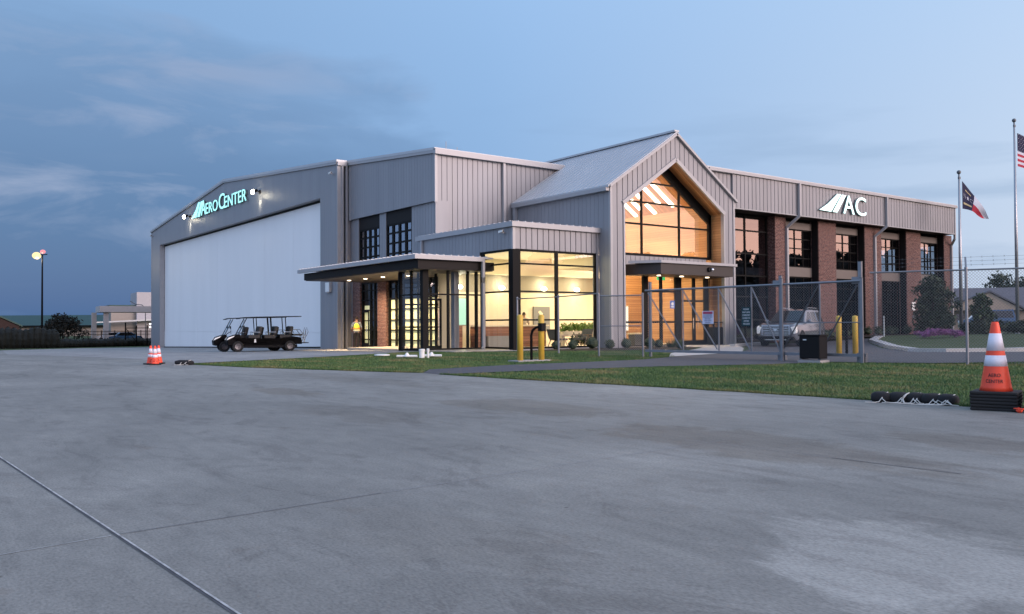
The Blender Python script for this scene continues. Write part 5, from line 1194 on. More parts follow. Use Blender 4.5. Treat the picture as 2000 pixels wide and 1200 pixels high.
secs = [sect(-2.60, .80, .40, .92, 1.02, .72), sect(-2.52, .93, .34, 1.02, 1.10, .80), sect(-2.2, 1.0, .30, 1.08, 1.17, .84), sect(-1.2, 1.02, .28, 1.12, 1.22, .86), sect(-.9, 1.02, .28, 1.14, 1.24, .88), sect(1.6, 1.02, .28, 1.16, 1.24, .90), sect(2.3, 1.0, .32, 1.16, 1.24, .90), sect(2.55, .92, .42, 1.1, 1.2, .84)]
o = loft(secs, 'body', 'car_silver'); bv = o.modifiers.new('bev', 'BEVEL'); bv.width = .03; bv.segments = 2; bv.limit_method = 'ANGLE'
def cab(x, w, z): return [(x, -w, z), (x, w, z)]
mb = MB(); lo = [(-1.02, .93, 1.2), (-.2, .94, 1.22), (1.9, .94, 1.22), (2.5, .88, 1.2)]; hi = [(-.18, .72, 1.84), (.4, .74, 1.90), (1.9, .74, 1.89), (2.25, .70, 1.80)]
vs = []; fs = []
for (a, b_) in zip(lo, hi):
    vs += [(a[0], -a[1], a[2]), (b_[0], -b_[1], b_[2]), (b_[0], b_[1], b_[2]), (a[0], a[1], a[2])]
for i in range(3):
    for k in range(3): fs.append((i * 4 + k, i * 4 + k + 1, i * 4 + 4 + k + 1, i * 4 + 4 + k))
fs += [(0, 1, 2, 3), (15, 14, 13, 12)]
mb.add(vs, fs); o = mb.build('cabin', 'car_silver', sv); bv = o.modifiers.new('bev', 'BEVEL'); bv.width = .05; bv.segments = 3
def onside(u0, v0, u1, v1, s_, push=.012):   # panel on the cabin side between run u and height v
    def P(x, v):
        w = .935 - (.935 - .735) * v; return (x, s_ * (w + push), 1.22 + (1.87 - 1.22) * v)
    return P
for s_ in (-1, 1):
    P = onside(0, 0, 0, 0, s_)
    for poly in ([(-.60, .1), (.25, .1), (.30, .84), (.02, .84)], [(.36, .1), (1.15, .1), (1.15, .84), (.40, .84)], [(1.26, .1), (2.12, .1), (1.98, .84), (1.24, .84)]):
        mb = MB().add([P(*q) for q in poly], [(0, 1, 2, 3)]); w_ = mb.build('side_window', 'car_glass', sv, recalc=False)
    mb = MB().bar(P(-.70, .06), P(2.2, .06), .03, .03).bar(P(1.20, .08), P(1.18, .86), .05, .03); mb.build('window_trim', 'chrome', sv)
    MB().tube([(.3, s_ * .66, 1.95), (.5, s_ * .66, 1.98), (1.9, s_ * .66, 1.97), (2.1, s_ * .66, 1.93)], .022, 8).build('roof_rail', 'chrome', sv)
    m_ = MB().blob((-.72, s_ * 1.10, 1.27), (.09, .13, .10), 10, 7).bar((-.66, s_ * .9, 1.22), (-.70, s_ * 1.05, 1.24), .05).build('mirror', 'car_silver', sv, smooth=True)
    MB().bar((-1.0, s_ * 1.035, .50), (1.2, s_ * 1.035, .50), .02, .05).build('side_trim', 'chrome', sv)
    for xx in (-.35, .75): MB().bar((xx, s_ * 1.035, 1.0), (xx + .2, s_ * 1.035, 1.0), .02, .03).build('handle', 'chrome', sv)
    MB().prism([(-2.58, .66), (-2.60, .98), (-2.36, 1.06), (-2.30, .72)], 1, s_ * .74, s_ * .985).build('headlight', 'lens_white', sv)
    MB().box(-2.62, -2.56, s_ * .70, s_ * .90, .36, .44).build('fog_lamp', 'chrome', sv)
    for xx in (-1.62, 1.45):
        MB().lathe([(.43, s_ * .94), (.43, s_ * 1.022)], 24, (xx, 0, .40), 1).build('wheel_arch', 'black_plastic', sv)
        w_ = MB().lathe([(.26, s_ * .76), (.36, s_ * .77), (.385, s_ * .82), (.385, s_ * .99), (.36, s_ * 1.03), (.26, s_ * 1.032)], 24, (xx, 0, .385), 1).build('wheel', 'tyre', sv)
        m2 = MB().lathe([(.26, s_ * 1.0), (.265, s_ * 1.034), (.24, s_ * 1.034), (.23, s_ * 1.01), (.05, s_ * 1.02)], 20, (xx, 0, .385), 1)
        for k in range(7):
            a_ = 2 * math.pi * k / 7; m2.bar((xx, s_ * 1.02, .385), (xx + .24 * math.cos(a_), s_ * 1.03, .385 + .24 * math.sin(a_)), .05, .03, (0, 1, 0))
        m2.build('rim', 'chrome', w_)
mb = MB().add([(-1.00, -.86, 1.26), (-1.00, .86, 1.26), (-.24, .68, 1.82), (-.24, -.68, 1.82)], [(0, 1, 2, 3)]); mb.v = [(a - .035, b_, c + .012) for a, b_, c in mb.v]; mb.build('windscreen', 'car_glass', sv, recalc=False)
mb = MB().box(-2.64, -2.58, -.66, .66, .60, 1.02); gr = mb.build('grille', 'black_plastic', sv)
mb = MB()
for k in range(5): mb.box(-2.68, -2.64, -.64 + .012 * abs(2 - k), .64 - .012 * abs(2 - k), .63 + k * .085, .665 + k * .085)
mb.box(-2.675, -2.62, -.70, -.655, .58, 1.05).box(-2.675, -2.62, .655, .70, .58, 1.05).box(-2.67, -2.62, -.70, .70, 1.04, 1.075).box(-2.67, -2.62, -.62, .62, .565, .595)
mb.build('bar', 'chrome', gr)
MB().prism([(-.03, .78), (.03, .78), (.10, .88), (.0, .93), (-.10, .88)], 0, -2.70, -2.685).build('emblem', 'chrome', gr)
o = MB().box(-2.70, -2.3, -.92, .92, .32, .52).build('bumper', 'black_plastic', sv); bv = o.modifiers.new('bev', 'BEVEL'); bv.width = .06; bv.segments = 3
MB().box(-2.715, -2.70, -.55, .55, .33, .37).build('bumper_trim', 'chrome', sv)
sv.scale = (1.02, 1.0, 1.0); sv.location = (38.75, 27.25, zf(38, 27) + .005); sv.rotation_euler = (0, 0, math.atan2(.3, .95))

# ------------------------------------------------------------------ planting
for i, (xx, yy, r_, lab) in enumerate(((25.3, 30.55, .24, 'small round clipped shrub at the far left of the mulch bed'), (26.15, 30.35, .26, 'round clipped shrub below the left lobby pane, second from the left'), (27.1, 30.05, .33, 'largest round clipped shrub of the lobby mulch bed'), (27.95, 29.75, .26, 'round clipped shrub beside the lobby right corner'),
        (28.75, 29.45, .28, 'round clipped shrub before the gable left corner trim'), (29.95, 29.1, .30, 'round clipped shrub before the left entrance glass'), (30.8, 29.3, .24, 'small round clipped shrub behind the gate post'))):
    mb = MB(); mb.blob((0, 0, r_ * .9), (r_ * .86, r_ * .86, r_ * .8), 10, 7, .1); leafball(mb, (0, 0, r_ * .95), (r_ * 1.1, r_ * 1.1, r_), 260, .05)
    o = mb.build('shrub', 'leaf_dark', None, recalc=False); o.location = (xx, yy, .01); tag(o, lab, 'shrub', 'clipped shrubs along the lobby')
def spread(x, y, r, lab, n=160, m_='leaf_mid', g='low spreading plants by the entrance'):
    mb = MB()
    for _ in range(n):
        a = random.uniform(0, 2 * math.pi); e = random.uniform(.3, 1.3); L = r * random.uniform(.5, 1.1); b = Vector((math.cos(a) * math.cos(e), math.sin(a) * math.cos(e), math.sin(e)))
        s_ = Vector((-math.sin(a), math.cos(a), 0)) * .02; p = Vector((random.uniform(-.12, .12), random.uniform(-.12, .12), 0))
        mb.add([p - s_, p + s_, p + b * L], [(0, 1, 2)])
    o = mb.build('low_plant', m_, None, recalc=False); o.location = (x, y, zf(x, y)); tag(o, lab, 'plant', g)
spread(32.0, 29.6, .55, 'low spreading plant before the middle entrance glass'); spread(32.9, 29.9, .5, 'low spreading plant at the walk edge by the entrance'); spread(30.9, 27.9, .3, 'tiny low plant alone in the front mulch')
for i in range(12):
    xx = 44.2 + i * 1.05 + random.uniform(-.2, .2); yy = 30.45 + random.uniform(-.2, .2); r_ = random.uniform(.28, .42)
    mb = MB(); leafball(mb, (0, 0, r_ * .9), (r_ * 1.2, r_, r_), 200, .07); mb.blob((0, 0, r_ * .7), (r_ * .8, r_ * .7, r_ * .6), 8, 6, .1)
    o = mb.build('hedge_shrub', 'leaf_dark', None, recalc=False); o.location = (xx, yy, zf(xx, yy) + .1)
    tag(o, 'dark low shrub in the row at the foot of the brick piers', 'shrub', 'low shrubs along the brick office wall')
def tree(name, x, y, h, cr, lab, cat='tree', trunk=.12, leaf='leaf_dark', n=1500, s=.16, base=.15, group=None, nclump=26, shape='round', z=None):
    z0 = zf(x, y) if z is None else z; t_ = thing(name, lab, cat, (x, y, z0), 0, group)
    mb = MB(); mb.tube([(0, 0, -.1), (trunk * .3, 0, h * .25), (0, trunk * .4, h * .55), (0, 0, h * .8)], [trunk, trunk * .8, trunk * .5, trunk * .15], 8)
    for k in range(7):
        a = random.uniform(0, 6.28); z1 = h * random.uniform(base + .05, .6); mb.tube([(0, 0, z1), (math.cos(a) * cr * .45, math.sin(a) * cr * .45, z1 + h * .12), (math.cos(a) * cr * .8, math.sin(a) * cr * .8, z1 + h * .2)], [trunk * .4, trunk * .25, trunk * .08], 6)
    mb.build('trunk', 'bark', t_)
    mb = MB()
    for k in range(nclump):
        f = (k + .5) / nclump; zz = h * (base + (1 - base) * f)
        if shape == 'cone': rr = cr * (1 - f) ** .7 * random.uniform(.55, 1.0) + .1
        elif shape == 'flat': rr = cr * math.sqrt(max(0, 1 - (f * .95) ** 2)) * random.uniform(.4, 1); 
        else: rr = cr * math.sin(math.pi * min(.97, .12 + .85 * f)) ** .7 * random.uniform(.35, .95)
        a = k * 2.4 + random.uniform(-.4, .4)
        q = cr * random.uniform(.28, .46)
        leafball(mb, (math.cos(a) * rr * .75, math.sin(a) * rr * .75, zz - q * .2), (q, q, q * .75), n // nclump, s)
    mb.build('crown', leaf, t_, recalc=False)
    return t_
tree('evergreen_tree', 55.9, 28.5, 3.9, 1.75, 'bushy dark evergreen before the last brick piers', 'tree', .1, 'leaf_dark', 4200, .13, .05, nclump=34)
tree('evergreen_tree', 63.6, 29.0, 2.9, 1.05, 'loose leafy tree behind the shorter flagpole', 'tree', .1, 'leaf_mid', 1800, .15, .05, nclump=22)
for i, (xx, yy, r_, h_, lab) in enumerate(((59.6, 26.6, 1.2, 1.15, 'wide dark bush behind the fence post near the right edge'), (62.6, 26.2, 1.2, 1.0, 'dark bush left of the cone top beyond the fence'), (62.0, 25.0, 1.2, 1.15, 'dark rounded bush right of the cone beyond the fence'), (58.7, 27.6, .8, 1.0, 'dark low bush at the foot of the shorter flagpole'))):
    mb = MB()
    for k in range(10): leafball(mb, (random.uniform(-.6, .6) * r_, random.uniform(-.6, .6) * r_, random.uniform(.3, .7) * h_), (r_ * .5, r_ * .5, h_ * .32), 150, .12)
    o = mb.build('bush', 'leaf_dark', None, recalc=False); o.location = (xx, yy, zf(xx, yy)); tag(o, lab, 'bush', 'bushes beyond the fence')
mb = MB()
for k in range(34):
    f = k / 33; leafball(mb, (48.0 + 2.0 * f, 25.3 - 1.4 * f + random.uniform(-.35, .35), .40 + random.uniform(0, .16) + .15 * math.sin(f * 3.1)), (.34, .34, .18), 70, .06)
tag(mb.build('flower_bed', 'flower', None, recalc=False), 'bed of purple pink flowers on the grass island', 'flowers')
mk = thing('marker_stake', 'thin pale stake standing in the grass by the office wall', 'stake', (50.0, 28.6, .2)); MB().bar((0, 0, 0), (0, 0, 1.4), .06, .02).build('shaft', 'pvc_white', mk); MB().box(-.1, .1, -.03, .03, 0, .06).build('foot', 'pvc_white', mk)
ws = thing('wall_sign', 'small white plate on the fourth brick pier', 'sign', (58.7, 31.36, 2.3)); MB().box(-.22, .22, -.03, .01, -.3, .3).build('plate', 'pvc_white', ws); MB().lathe([(.2, -.03), (.2, .0)], 14, (.02, 0, -.75), 1).build('round_plate', 'galv', ws)

# ------------------------------------------------------------------ flags
def flagpole(x, y, h, lab):
    z0 = zf(x, y); t_ = thing('flagpole', lab, 'flagpole', (x, y, z0), 0, 'aluminium flagpoles')
    MB().tube([(0, 0, 0), (0, 0, h * .5), (0, 0, h)], [.12, .10, .055], 12).build('pole', 'steel_pole', t_, smooth=True); MB().blob((0, 0, h + .14), .14, 12, 8).build('finial', 'galv_dark', t_, smooth=True)
    MB().box(-.06, .14, -.05, .05, h - .32, h - .16).build('pulley', 'galv_dark', t_); MB().tube([(.12, 0, h - .25), (.17, 0, 1.2)], .008, 4).build('halyard', 'rope_white', t_)
    MB().lathe([(.22, 0), (.2, .08), (.13, .14)], 14).build('collar', 'steel_pole', t_)
    return (x, y, z0 + h)
right = Vector((math.sin(yaw), -math.cos(yaw), 0)); back = Vector((math.cos(yaw), math.sin(yaw), 0))
def cloth(P, n, m_, thick=.006):
    """grid surface P(u,v) with u along the fly and v down the hoist"""
    mb = MB(); vs = [P(i / n, j / m_) for j in range(m_ + 1) for i in range(n + 1)]
    return vs, [(j * (n + 1) + i, j * (n + 1) + i + 1, (j + 1) * (n + 1) + i + 1, (j + 1) * (n + 1) + i) for j in range(m_) for i in range(n)]
def flag_part(P, u0, u1, v0, v1, nm, m_, par, org, off=0.0, n=14, k=10):
    mb = MB(); Q = lambda u, v: P(u0 + (u1 - u0) * u, v0 + (v1 - v0) * v) + back * off
    vs, fs = cloth(Q, n, k); mb.add(vs, fs); return mb.build(nm, m_, par, org, recalc=False, smooth=True)
p1 = flagpole(59.2, 28.3, 11.0, 'shorter aluminium flagpole beside the office wing corner')
o1 = Vector(p1) + right * .22 + Vector((0, 0, -.45))
f1 = thing('state_flag', 'drooping state flag with dark blue hoist, red and white fly on the shorter pole', 'flag', tuple(o1)); og = tuple(o1)
def P1(u, v):
    top = Vector((u * 1.85, 0, -2.05 * u - .55 * u * u)); bot = Vector((u * 1.35, 0, -1.9 - .15 * u - .5 * u * u))
    q = top.lerp(bot, v); return o1 + right * q.x + Vector((0, 0, q.z)) + back * (.16 * math.sin(u * 7 + v * 2) * u + .03)
flag_part(P1, 0, .45, 0, 1, 'hoist', 'navy', f1, og); flag_part(P1, .45, 1, 0, .55, 'white_bar', 'flag_white', f1, og); flag_part(P1, .45, 1, .55, 1, 'red_bar', 'flag_red', f1, og)
def flag_text(P, body_, u, v, du, dv, nm, m_, par, org):
    tmp = MB(); put_text(tmp, body_, (0, 0, 0), (1, 0, 0), (0, 1, 0), 1.0, 1.0, .001); mb = MB()
    mb.add([P(u + a * du, v + (1 - b) * dv) - back * .02 for a, b, c in tmp.v], tmp.f); mb.build(nm, m_, par, org, recalc=False)
flag_text(P1, 'N', .06, .38, .09, .19, 'lettering', 'flag_white', f1, og); flag_text(P1, 'C', .31, .38, .10, .19, 'lettering', 'flag_white', f1, og)
def star(P, u, v, ru, rv):
    pts = []
    for k in range(10):
        a = math.pi / 2 + k * math.pi / 5; r_ = 1 if k % 2 == 0 else .42; pts.append(P(u + math.cos(a) * ru * r_, v - math.sin(a) * rv * r_) - back * .02)
    return pts, [tuple(range(10))]
mb = MB(); mb.add(*star(P1, .235, .48, .055, .11)); mb.build('star', 'flag_white', f1, og, recalc=False)
for v0 in (.74,): flag_part(P1, .06, .40, v0, v0 + .08, 'scroll', 'flag_gold', f1, og, -.02, 8, 2)
flag_part(P1, .12, .34, .20, .25, 'scroll', 'flag_gold', f1, og, -.02, 8, 2)
p2 = flagpole(64.4, 26.9, 15.0, 'taller aluminium flagpole at the right edge of the picture')
o2 = Vector(p2) + right * .22 + Vector((0, 0, -.75))
f2 = thing('national_flag', 'striped flag with a starred blue corner on the taller pole, cut by the picture edge', 'flag', tuple(o2)); og = tuple(o2)
def P2(u, v):
    q = Vector((u * 2.6, 0, -1.1 * u - .3 * u * u - 2.35 * v + .4 * u * v)); return o2 + right * q.x + Vector((0, 0, q.z)) + back * (.2 * math.sin(u * 8 + v) * u + .03)
for k in range(13):
    if k < 7: flag_part(P2, .42, 1, k / 13, (k + 1) / 13, 'stripe', 'flag_red' if k % 2 == 0 else 'flag_white', f2, og, 0, 10, 1)
    else: flag_part(P2, 0, 1, k / 13, (k + 1) / 13, 'stripe', 'flag_red' if k % 2 == 0 else 'flag_white', f2, og, 0, 14, 1)
flag_part(P2, 0, .42, 0, 7 / 13, 'canton', 'navy', f2, og)
mb = MB()
for r_ in range(9):
    for c in range(6 if r_ % 2 == 0 else 5): mb.add(*star(P2, .035 + (c + (.5 if r_ % 2 else 0)) * .07, (.5 + r_) * (7 / 13) / 9, .010, .012))
mb.build('star', 'flag_white', f2, og, recalc=False, kind='stuff')

# ------------------------------------------------------------------ right background: house, van, far trees
hs = thing('house', 'tan gabled house with a dark shingle roof far beyond the right fence', 'house', (160, 69, .2)); 
mb = MB().box(-11, 9, -6, 6, -.5, 3.0).prism([(-6, 3.0), (6, 3.0), (0, 6.4)], 0, 1, 9); mb.build('wall', 'house_tan', hs)
MB().prism([(-6.6, 2.8), (0, 6.75), (6.6, 2.8), (6.6, 3.05), (0, 7.0), (-6.6, 3.05)], 0, -12, 9.6).build('roof', 'roof_shingle', hs)
MB().prism([(-11.6, 2.9), (-4, 5.9), (1.0, 2.9)], 1, -8.5, -5.9).build('front_gable', 'house_tan', hs)
mb = MB().bar((-12.2, -7.2, 2.9), (-4, -7.2, 6.15), 3.2, .25).bar((1.6, -7.2, 2.9), (-4, -7.2, 6.15), 3.2, .25); mb.build('porch_roof', 'roof_shingle', hs)
for xx in (-8.5, -4, 4): w_ = MB().box(xx - .6, xx + .6, -8.56 if xx < 0 else -6.05, -8.5 if xx < 0 else -6, .9, 2.3).build('window', 'car_glass', hs); 
hs.rotation_euler = (0, 0, R_(23.5 - 90 + 12))
vn = thing('parked_van', 'blue van half hidden by bushes beyond the right fence', 'van', (87, 39.2, .2), R_(-60)); 
MB().prism([(-2.4, .4), (-2.4, 1.1), (-1.5, 1.3), (-.7, 2.1), (2.2, 2.15), (2.45, 1.2), (2.45, .4)], 1, -.95, .95).build('body', 'blue_car', vn)
for s_ in (-1, 1):
    MB().prism([(-1.2, 1.35), (-.6, 2.0), (2.1, 2.02), (2.25, 1.35)], 1, s_ * .952, s_ * .96).build('side_window', 'car_glass', vn)
    for xx in (-1.5, 1.5): MB().lathe([(.34, s_ * .78), (.34, s_ * .97)], 16, (xx, 0, .34), 1).build('wheel', 'tyre', vn)
for i, (px, dd, h_, cr_, lab) in enumerate(((1962, 210, 13.5, 7, 'broad dark tree rising behind the house roof'), (2000, 205, 12, 6, 'dark tree at the right edge behind the house'), (2060, 190, 11, 6, 'dark tree just outside the right edge'), (1905, 240, 8, 5, 'low dark tree left of the far house'), (1925, 200, 6, 4, 'small dark tree beside the far house'))):
    t0 = (px - 1000) / 1666.77; q = Vector((0, 0, 0)) + (Fw + Rr * t0) * dd
    tree('far_tree', q.x, q.y, h_, cr_, lab, 'tree', .3, 'leaf_dark', 1400, .6, .12, 'far trees on the right', 18)

# ------------------------------------------------------------------ left background
zb_ = zf(0, 95)
def yaw_of(px): t0 = (px - 1000) / 1666.77; q = Fw + Rr * t0; return math.atan2(q.y, q.x)
def at(px, dd): t0 = (px - 1000) / 1666.77; q = (Fw + Rr * t0) * dd; return (q.x, q.y)
# dark clipped hedge
A, B = at(-60, 84), at(112, 88)
def hedge(A, B, w, h, lab, n=900):
    A, B = Vector(A), Vector(B); mb = MB(); L = (B - A).length; d = (B - A) / L; k = int(L / .5)
    for j in range(k):
        c = A + d * (j + .5) * L / k; hh = h * (1 + .06 * math.sin(j * 1.3)); mb.blob((c.x, c.y, zb_ + hh * .45), (.5, w, hh * .52), 8, 6, .06); leafball(mb, (c.x, c.y, zb_ + hh * .55), (.5, w * 1.05, hh * .55), 70, .13)
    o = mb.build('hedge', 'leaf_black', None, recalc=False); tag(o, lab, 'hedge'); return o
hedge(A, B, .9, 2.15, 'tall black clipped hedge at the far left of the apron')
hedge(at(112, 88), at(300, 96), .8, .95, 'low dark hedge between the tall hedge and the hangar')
lp = thing('light_pole', 'tall dark light pole with glowing lamps at the far left', 'light pole', (*at(82, 100), zb_)); Hh = 10.6
MB().tube([(0, 0, 0), (0, 0, Hh)], [.13, .08], 10).build('pole', 'black_paint', lp); MB().bar((-.6, .45, Hh), (.45, -.35, Hh + .1), .10).build('arm', 'black_paint', lp)
MB().blob((-.55, .35, Hh - .05), (.48, .48, .42), 12, 8).build('lamp_head', 'pole_glow', lp, smooth=True); MB().blob((.05, .0, Hh + .42), (.30, .30, .24), 12, 8).build('lamp_head', 'pole_glow_red', lp, smooth=True)
lamp('POINT', (at(82, 100)[0] - .5, at(82, 100)[1], zb_ + Hh - .6), 400, (1, .8, .5), .3)
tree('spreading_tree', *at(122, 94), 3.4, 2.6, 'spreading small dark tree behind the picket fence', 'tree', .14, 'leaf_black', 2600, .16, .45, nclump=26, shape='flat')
gb = thing('long_shed', 'long low building with a green metal roof at the far left', 'building', (*at(95, 215), zb_), math.atan2((at(190, 215)[1] - at(0, 215)[1]), (at(190, 215)[0] - at(0, 215)[0])))
MB().box(-12, 28, -6, 6, 0, 2.6).build('wall', 'wall_beige', gb)
MB().prism([(-7, 2.4), (0, 5.0), (7, 2.4), (7, 2.6), (0, 5.2), (-7, 2.6)], 0, -12.5, 28.5).build('roof', 'roof_green', gb); MB().box(-12.6, 28.6, -7.1, -6.95, 2.2, 2.62).build('gutter', 'black_frame', gb)
sb = thing('brick_shed', 'dark brick gable end at the left picture edge', 'building', (*at(-14, 190), zb_), yaw_of(-14) - math.pi / 2)
MB().box(-5, 5, -5, 5, 0, 2.6).prism([(-5, 2.6), (5, 2.6), (0, 5.0)], 1, -5, 5).build('wall', 'dark_brick', sb)
MB().prism([(-5.6, 2.3), (0, 5.1), (5.6, 2.3), (5.6, 2.6), (0, 5.4), (-5.6, 2.6)], 1, -5.4, 5.4).build('roof', 'roof_green', sb)
# white portico
px0 = Vector(at(198, 104)); px1 = Vector(at(330, 108)); rz = math.atan2((px1 - px0).y, (px1 - px0).x)
po = thing('portico', 'flat white portico on flared columns left of the hangar', 'canopy', (px0.x, px0.y, zb_), rz)
MB().box(-.2, 9, -.2, 5.0, 3.95, 4.70).build('roof_beam', 'wall_cream', po)
for xx, yy in ((.55, .2), (8.6, .2), (-.4, 4.5)): MB().prism([(xx - .28, 3.95), (xx + .28, 3.95), (xx + .28, .9), (xx + .46, 0), (xx - .46, 0), (xx - .28, .9)], 1, yy, yy + .6).build('column', 'wall_cream', po)
tw = thing('terminal_block', 'pale boxy building behind the white portico', 'building', (*at(285, 150), zb_), rz); MB().box(-1.5, 12, 0, 8, 0, 8.2).build('wall', 'wall_cream', tw); MB().box(-5.5, -1.5, 1, 7, 0, 5.5).build('wing', 'wall_beige', tw); MB().box(-5.8, -1.5, .8, 7.2, 5.5, 5.95).build('roof', 'roof_green', tw)
MB().prism([(-8.5, 3.0), (3, 3.6), (3, 3.3), (-8.5, 2.8)], 1, -2.5, -.05).build('porch_roof', 'roof_metal', tw)
for zz in (.0, .5): MB().blob((.3, -2.7, 2.6 - zz), .12, 8, 6).build('porch_lamp', 'small_white_glow', tw)
pl2 = thing('lamp_arm', 'thin curved lamp arm reaching from behind the hangar edge', 'lamp', (*at(284, 120), zb_)); MB().tube([(0, 0, 0), (0, 0, 4.8), (-.4, .25, 5.2), (-1.2, .8, 5.3)], .06, 6).build('arm', 'galv_dark', pl2); MB().bar((-1.1, .75, 5.28), (-1.75, 1.2, 5.75), .22, .1).build('lamp_head', 'galv_dark', pl2)
pk = thing('picket_fence', 'black metal picket fence behind the low hedge', 'fence', (*at(118, 97), zb_)); A = Vector(at(118, 97)); B = Vector(at(300, 102)); og = (A.x, A.y, zb_); mb = MB(); n = 70
for k in range(n + 1):
    c = A.lerp(B, k / n); mb.bar((c.x, c.y, zb_), (c.x, c.y, zb_ + 1.75), .03 if k % 10 else .10)
for zz in (.3, 1.25, 1.6): mb.bar((A.x, A.y, zb_ + zz), (B.x, B.y, zb_ + zz), .05)
mb.build('picket_panel', 'black_paint', pk, og)
pg = thing('steel_gate', 'dark steel gate frame left of the hangar corner', 'gate', (*at(245, 93), zb_)); A = Vector(at(245, 93)); B = Vector(at(292, 94)); og = (A.x, A.y, zb_)
mb = MB()
for f in (0, .45, .9): c = A.lerp(B, f); mb.bar((c.x, c.y, zb_), (c.x, c.y, zb_ + (2.3 if f else 2.6)), .12)
for zz in (.5, 2.0): mb.bar((A.x, A.y, zb_ + zz), (B.x, B.y, zb_ + zz), .08)
mb.bar((A.x, A.y, zb_ + 2.0), (*A.lerp(B, .45), zb_ + .5), .06); mb.build('frame', 'black_paint', pg, og)
for i, (px, dd, mm, lab) in enumerate(((243, 118, 'blue_car', 'dark blue car parked beyond the picket fence'), (218, 122, 'wall_cream', 'pale car parked beside the portico column'))):
    cv = thing('parked_car', lab, 'car', (*at(px, dd), zb_), rz, 'cars parked beyond the picket fence')
    MB().prism([(-2.1, .3), (-2.15, .75), (-1.2, .9), (-.6, 1.4), (.8, 1.42), (1.5, .95), (2.1, .85), (2.15, .3)], 1, -.85, .85).build('body', mm, cv)
    MB().prism([(-1.0, .95), (-.55, 1.33), (.75, 1.35), (1.3, .95)], 1, -.86, .86).build('side_window', 'car_glass', cv)
    for xx in (-1.3, 1.3): MB().lathe([(.31, -.88), (.31, .88)], 14, (xx, 0, .31), 1).build('wheel', 'tyre', cv)
sheet('far_grass', [(-60, 92.3), (9, 93.2), (16.5, 95.7), (24, 94), (24, 99), (-60, 99)], .006, 'lawn_mat', **ST)

# ------------------------------------------------------------------ wood across the field behind the viewpoint: only its mirror image shows in the office glass
mb = MB(); rnd = random.Random(5)
for k in range(430):
    xx = 60 + 280 * rnd.random(); yy = -34 - 26 * rnd.random(); h_ = (8 + .062 * xx) * rnd.uniform(.72, 1.03)
    mb.bar((xx, yy, 0), (xx, yy, h_ * .7), .3)
    for j in range(6):
        f = (j + .4) / 6; rr = 3.6 * (1 - f * .65); c = (xx + rnd.uniform(-1.2, 1.2), yy + rnd.uniform(-1.2, 1.2), h_ * (.12 + .83 * f))
        mb.blob(c, (rr * .7, rr * .7, rr * .6), 7, 5, .22); leafball(mb, c, (rr, rr, rr * .9), 26, .55)
for k in range(130):
    xx = 50 + k * 2.3; h_ = (8 + .062 * xx) * rnd.uniform(.55, .75); mb.blob((xx, -46 + rnd.uniform(-4, 4), h_ * .45), (3.2, 3.2, h_ * .52), 8, 7, .14)
tag(mb.build('treeline', 'leaf_black', None, recalc=False), 'wood beyond the road reflected in the office glass', 'wood', kind='stuff')

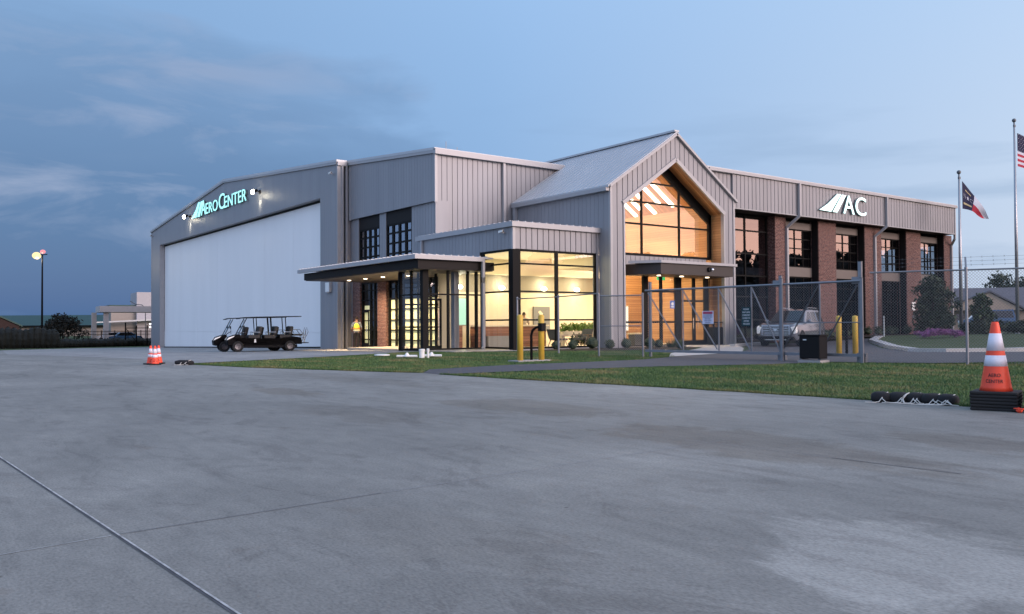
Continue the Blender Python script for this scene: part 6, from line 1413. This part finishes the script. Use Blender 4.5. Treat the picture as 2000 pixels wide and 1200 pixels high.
# ------------------------------------------------------------------ grass blades on the lawns (nobody could count them)
LAWN1 = [(12.42, 4.0), (12.42, 5.1), (12.3, 7.3), (11.9, 11.2), (11.27, 15.0), (10.98, 17.65), (14.6, 17.3), (17.7, 16.65), (20.7, 15.4), (23.2, 14.95), (24.55, 12.5), (28, 10.9), (33, 9.9), (34, 3.0), (20, 1)]
LAWN2 = [(7.95, 28.15), (8.66, 24.65), (9.53, 22.25), (10.33, 20.05), (11.0, 18.6), (12.0, 19.9), (15.2, 20.45), (17.8, 20.3), (20.5, 20.35), (23.3, 21.35), (25.6, 23.8), (29.5, 26.6), (28.0, 27.4), (26.0, 28.3), (23.8, 30.2), (21.8, 30.9), (20.5, 31.8), (19.5, 33.2), (18.7, 33.3), (14, 30.7), (10.3, 29.2)]
def blades(poly, n, hmin, hmax, name, edge=()):
    xs = [p[0] for p in poly]; ys = [p[1] for p in poly]; vs = []; fs = []; rnd = random.Random(3); c = 0; tries = 0
    while c < n and tries < n * 6:
        tries += 1; x_, y_ = rnd.uniform(min(xs), max(xs)), rnd.uniform(min(ys), max(ys))
        if not inpoly(x_, y_, poly): continue
        d = math.hypot(x_, y_)
        if rnd.random() > min(1.0, (15.0 / d) ** 1.2): continue
        a = rnd.uniform(0, 6.28); h_ = rnd.uniform(hmin, hmax); w = .006 * max(1, d / 13); l = rnd.uniform(-.03, .03); z0 = zf(x_, y_) - .018
        o = len(vs); dx, dy = math.cos(a) * w, math.sin(a) * w
        vs += [(x_ - dx, y_ - dy, z0), (x_ + dx, y_ + dy, z0), (x_ + l, y_ + rnd.uniform(-.03, .03), z0 + h_)]; fs.append((o, o + 1, o + 2)); c += 1
    for p, q in zip(edge[:-1], edge[1:]):       # tufts leaning over the concrete edge
        L = math.hypot(q[0] - p[0], q[1] - p[1]); nx, ny = -(q[1] - p[1]) / L, (q[0] - p[0]) / L
        for _ in range(int(L * 420)):
            f = rnd.random(); k = math.sin(f * L * 5.1 + p[0]) * .5 + .5; e = rnd.uniform(-.03, .02 + .10 * k * rnd.random()); x_ = p[0] + (q[0] - p[0]) * f + nx * e; y_ = p[1] + (q[1] - p[1]) * f + ny * e
            a = rnd.uniform(0, 6.28); w = .006; o = len(vs); dx, dy = math.cos(a) * w, math.sin(a) * w; h_ = rnd.uniform(.015, .06)
            vs += [(x_ - dx, y_ - dy, -.005), (x_ + dx, y_ + dy, -.005), (x_ + nx * .03 + rnd.uniform(-.03, .03), y_ + ny * .03 + rnd.uniform(-.03, .03), h_)]; fs.append((o, o + 1, o + 2))
    me = bpy.data.meshes.new(name); me.from_pydata(vs, [], fs); me.materials.append(MAT['blade_mat']); o = bpy.data.objects.new(name, me); COL.objects.link(o); o['kind'] = 'stuff'
    return o
o = blades(LAWN1, 150000, .022, .055, 'grass', LAWN1[1:6]); o['label'] = 'mown grass between the apron edge and the gate'; o['category'] = 'grass'
o = blades(LAWN2, 70000, .022, .055, 'grass', LAWN2[:5][::-1]); o['label'] = 'mown grass strip between the drive and the lobby'; o['category'] = 'grass'
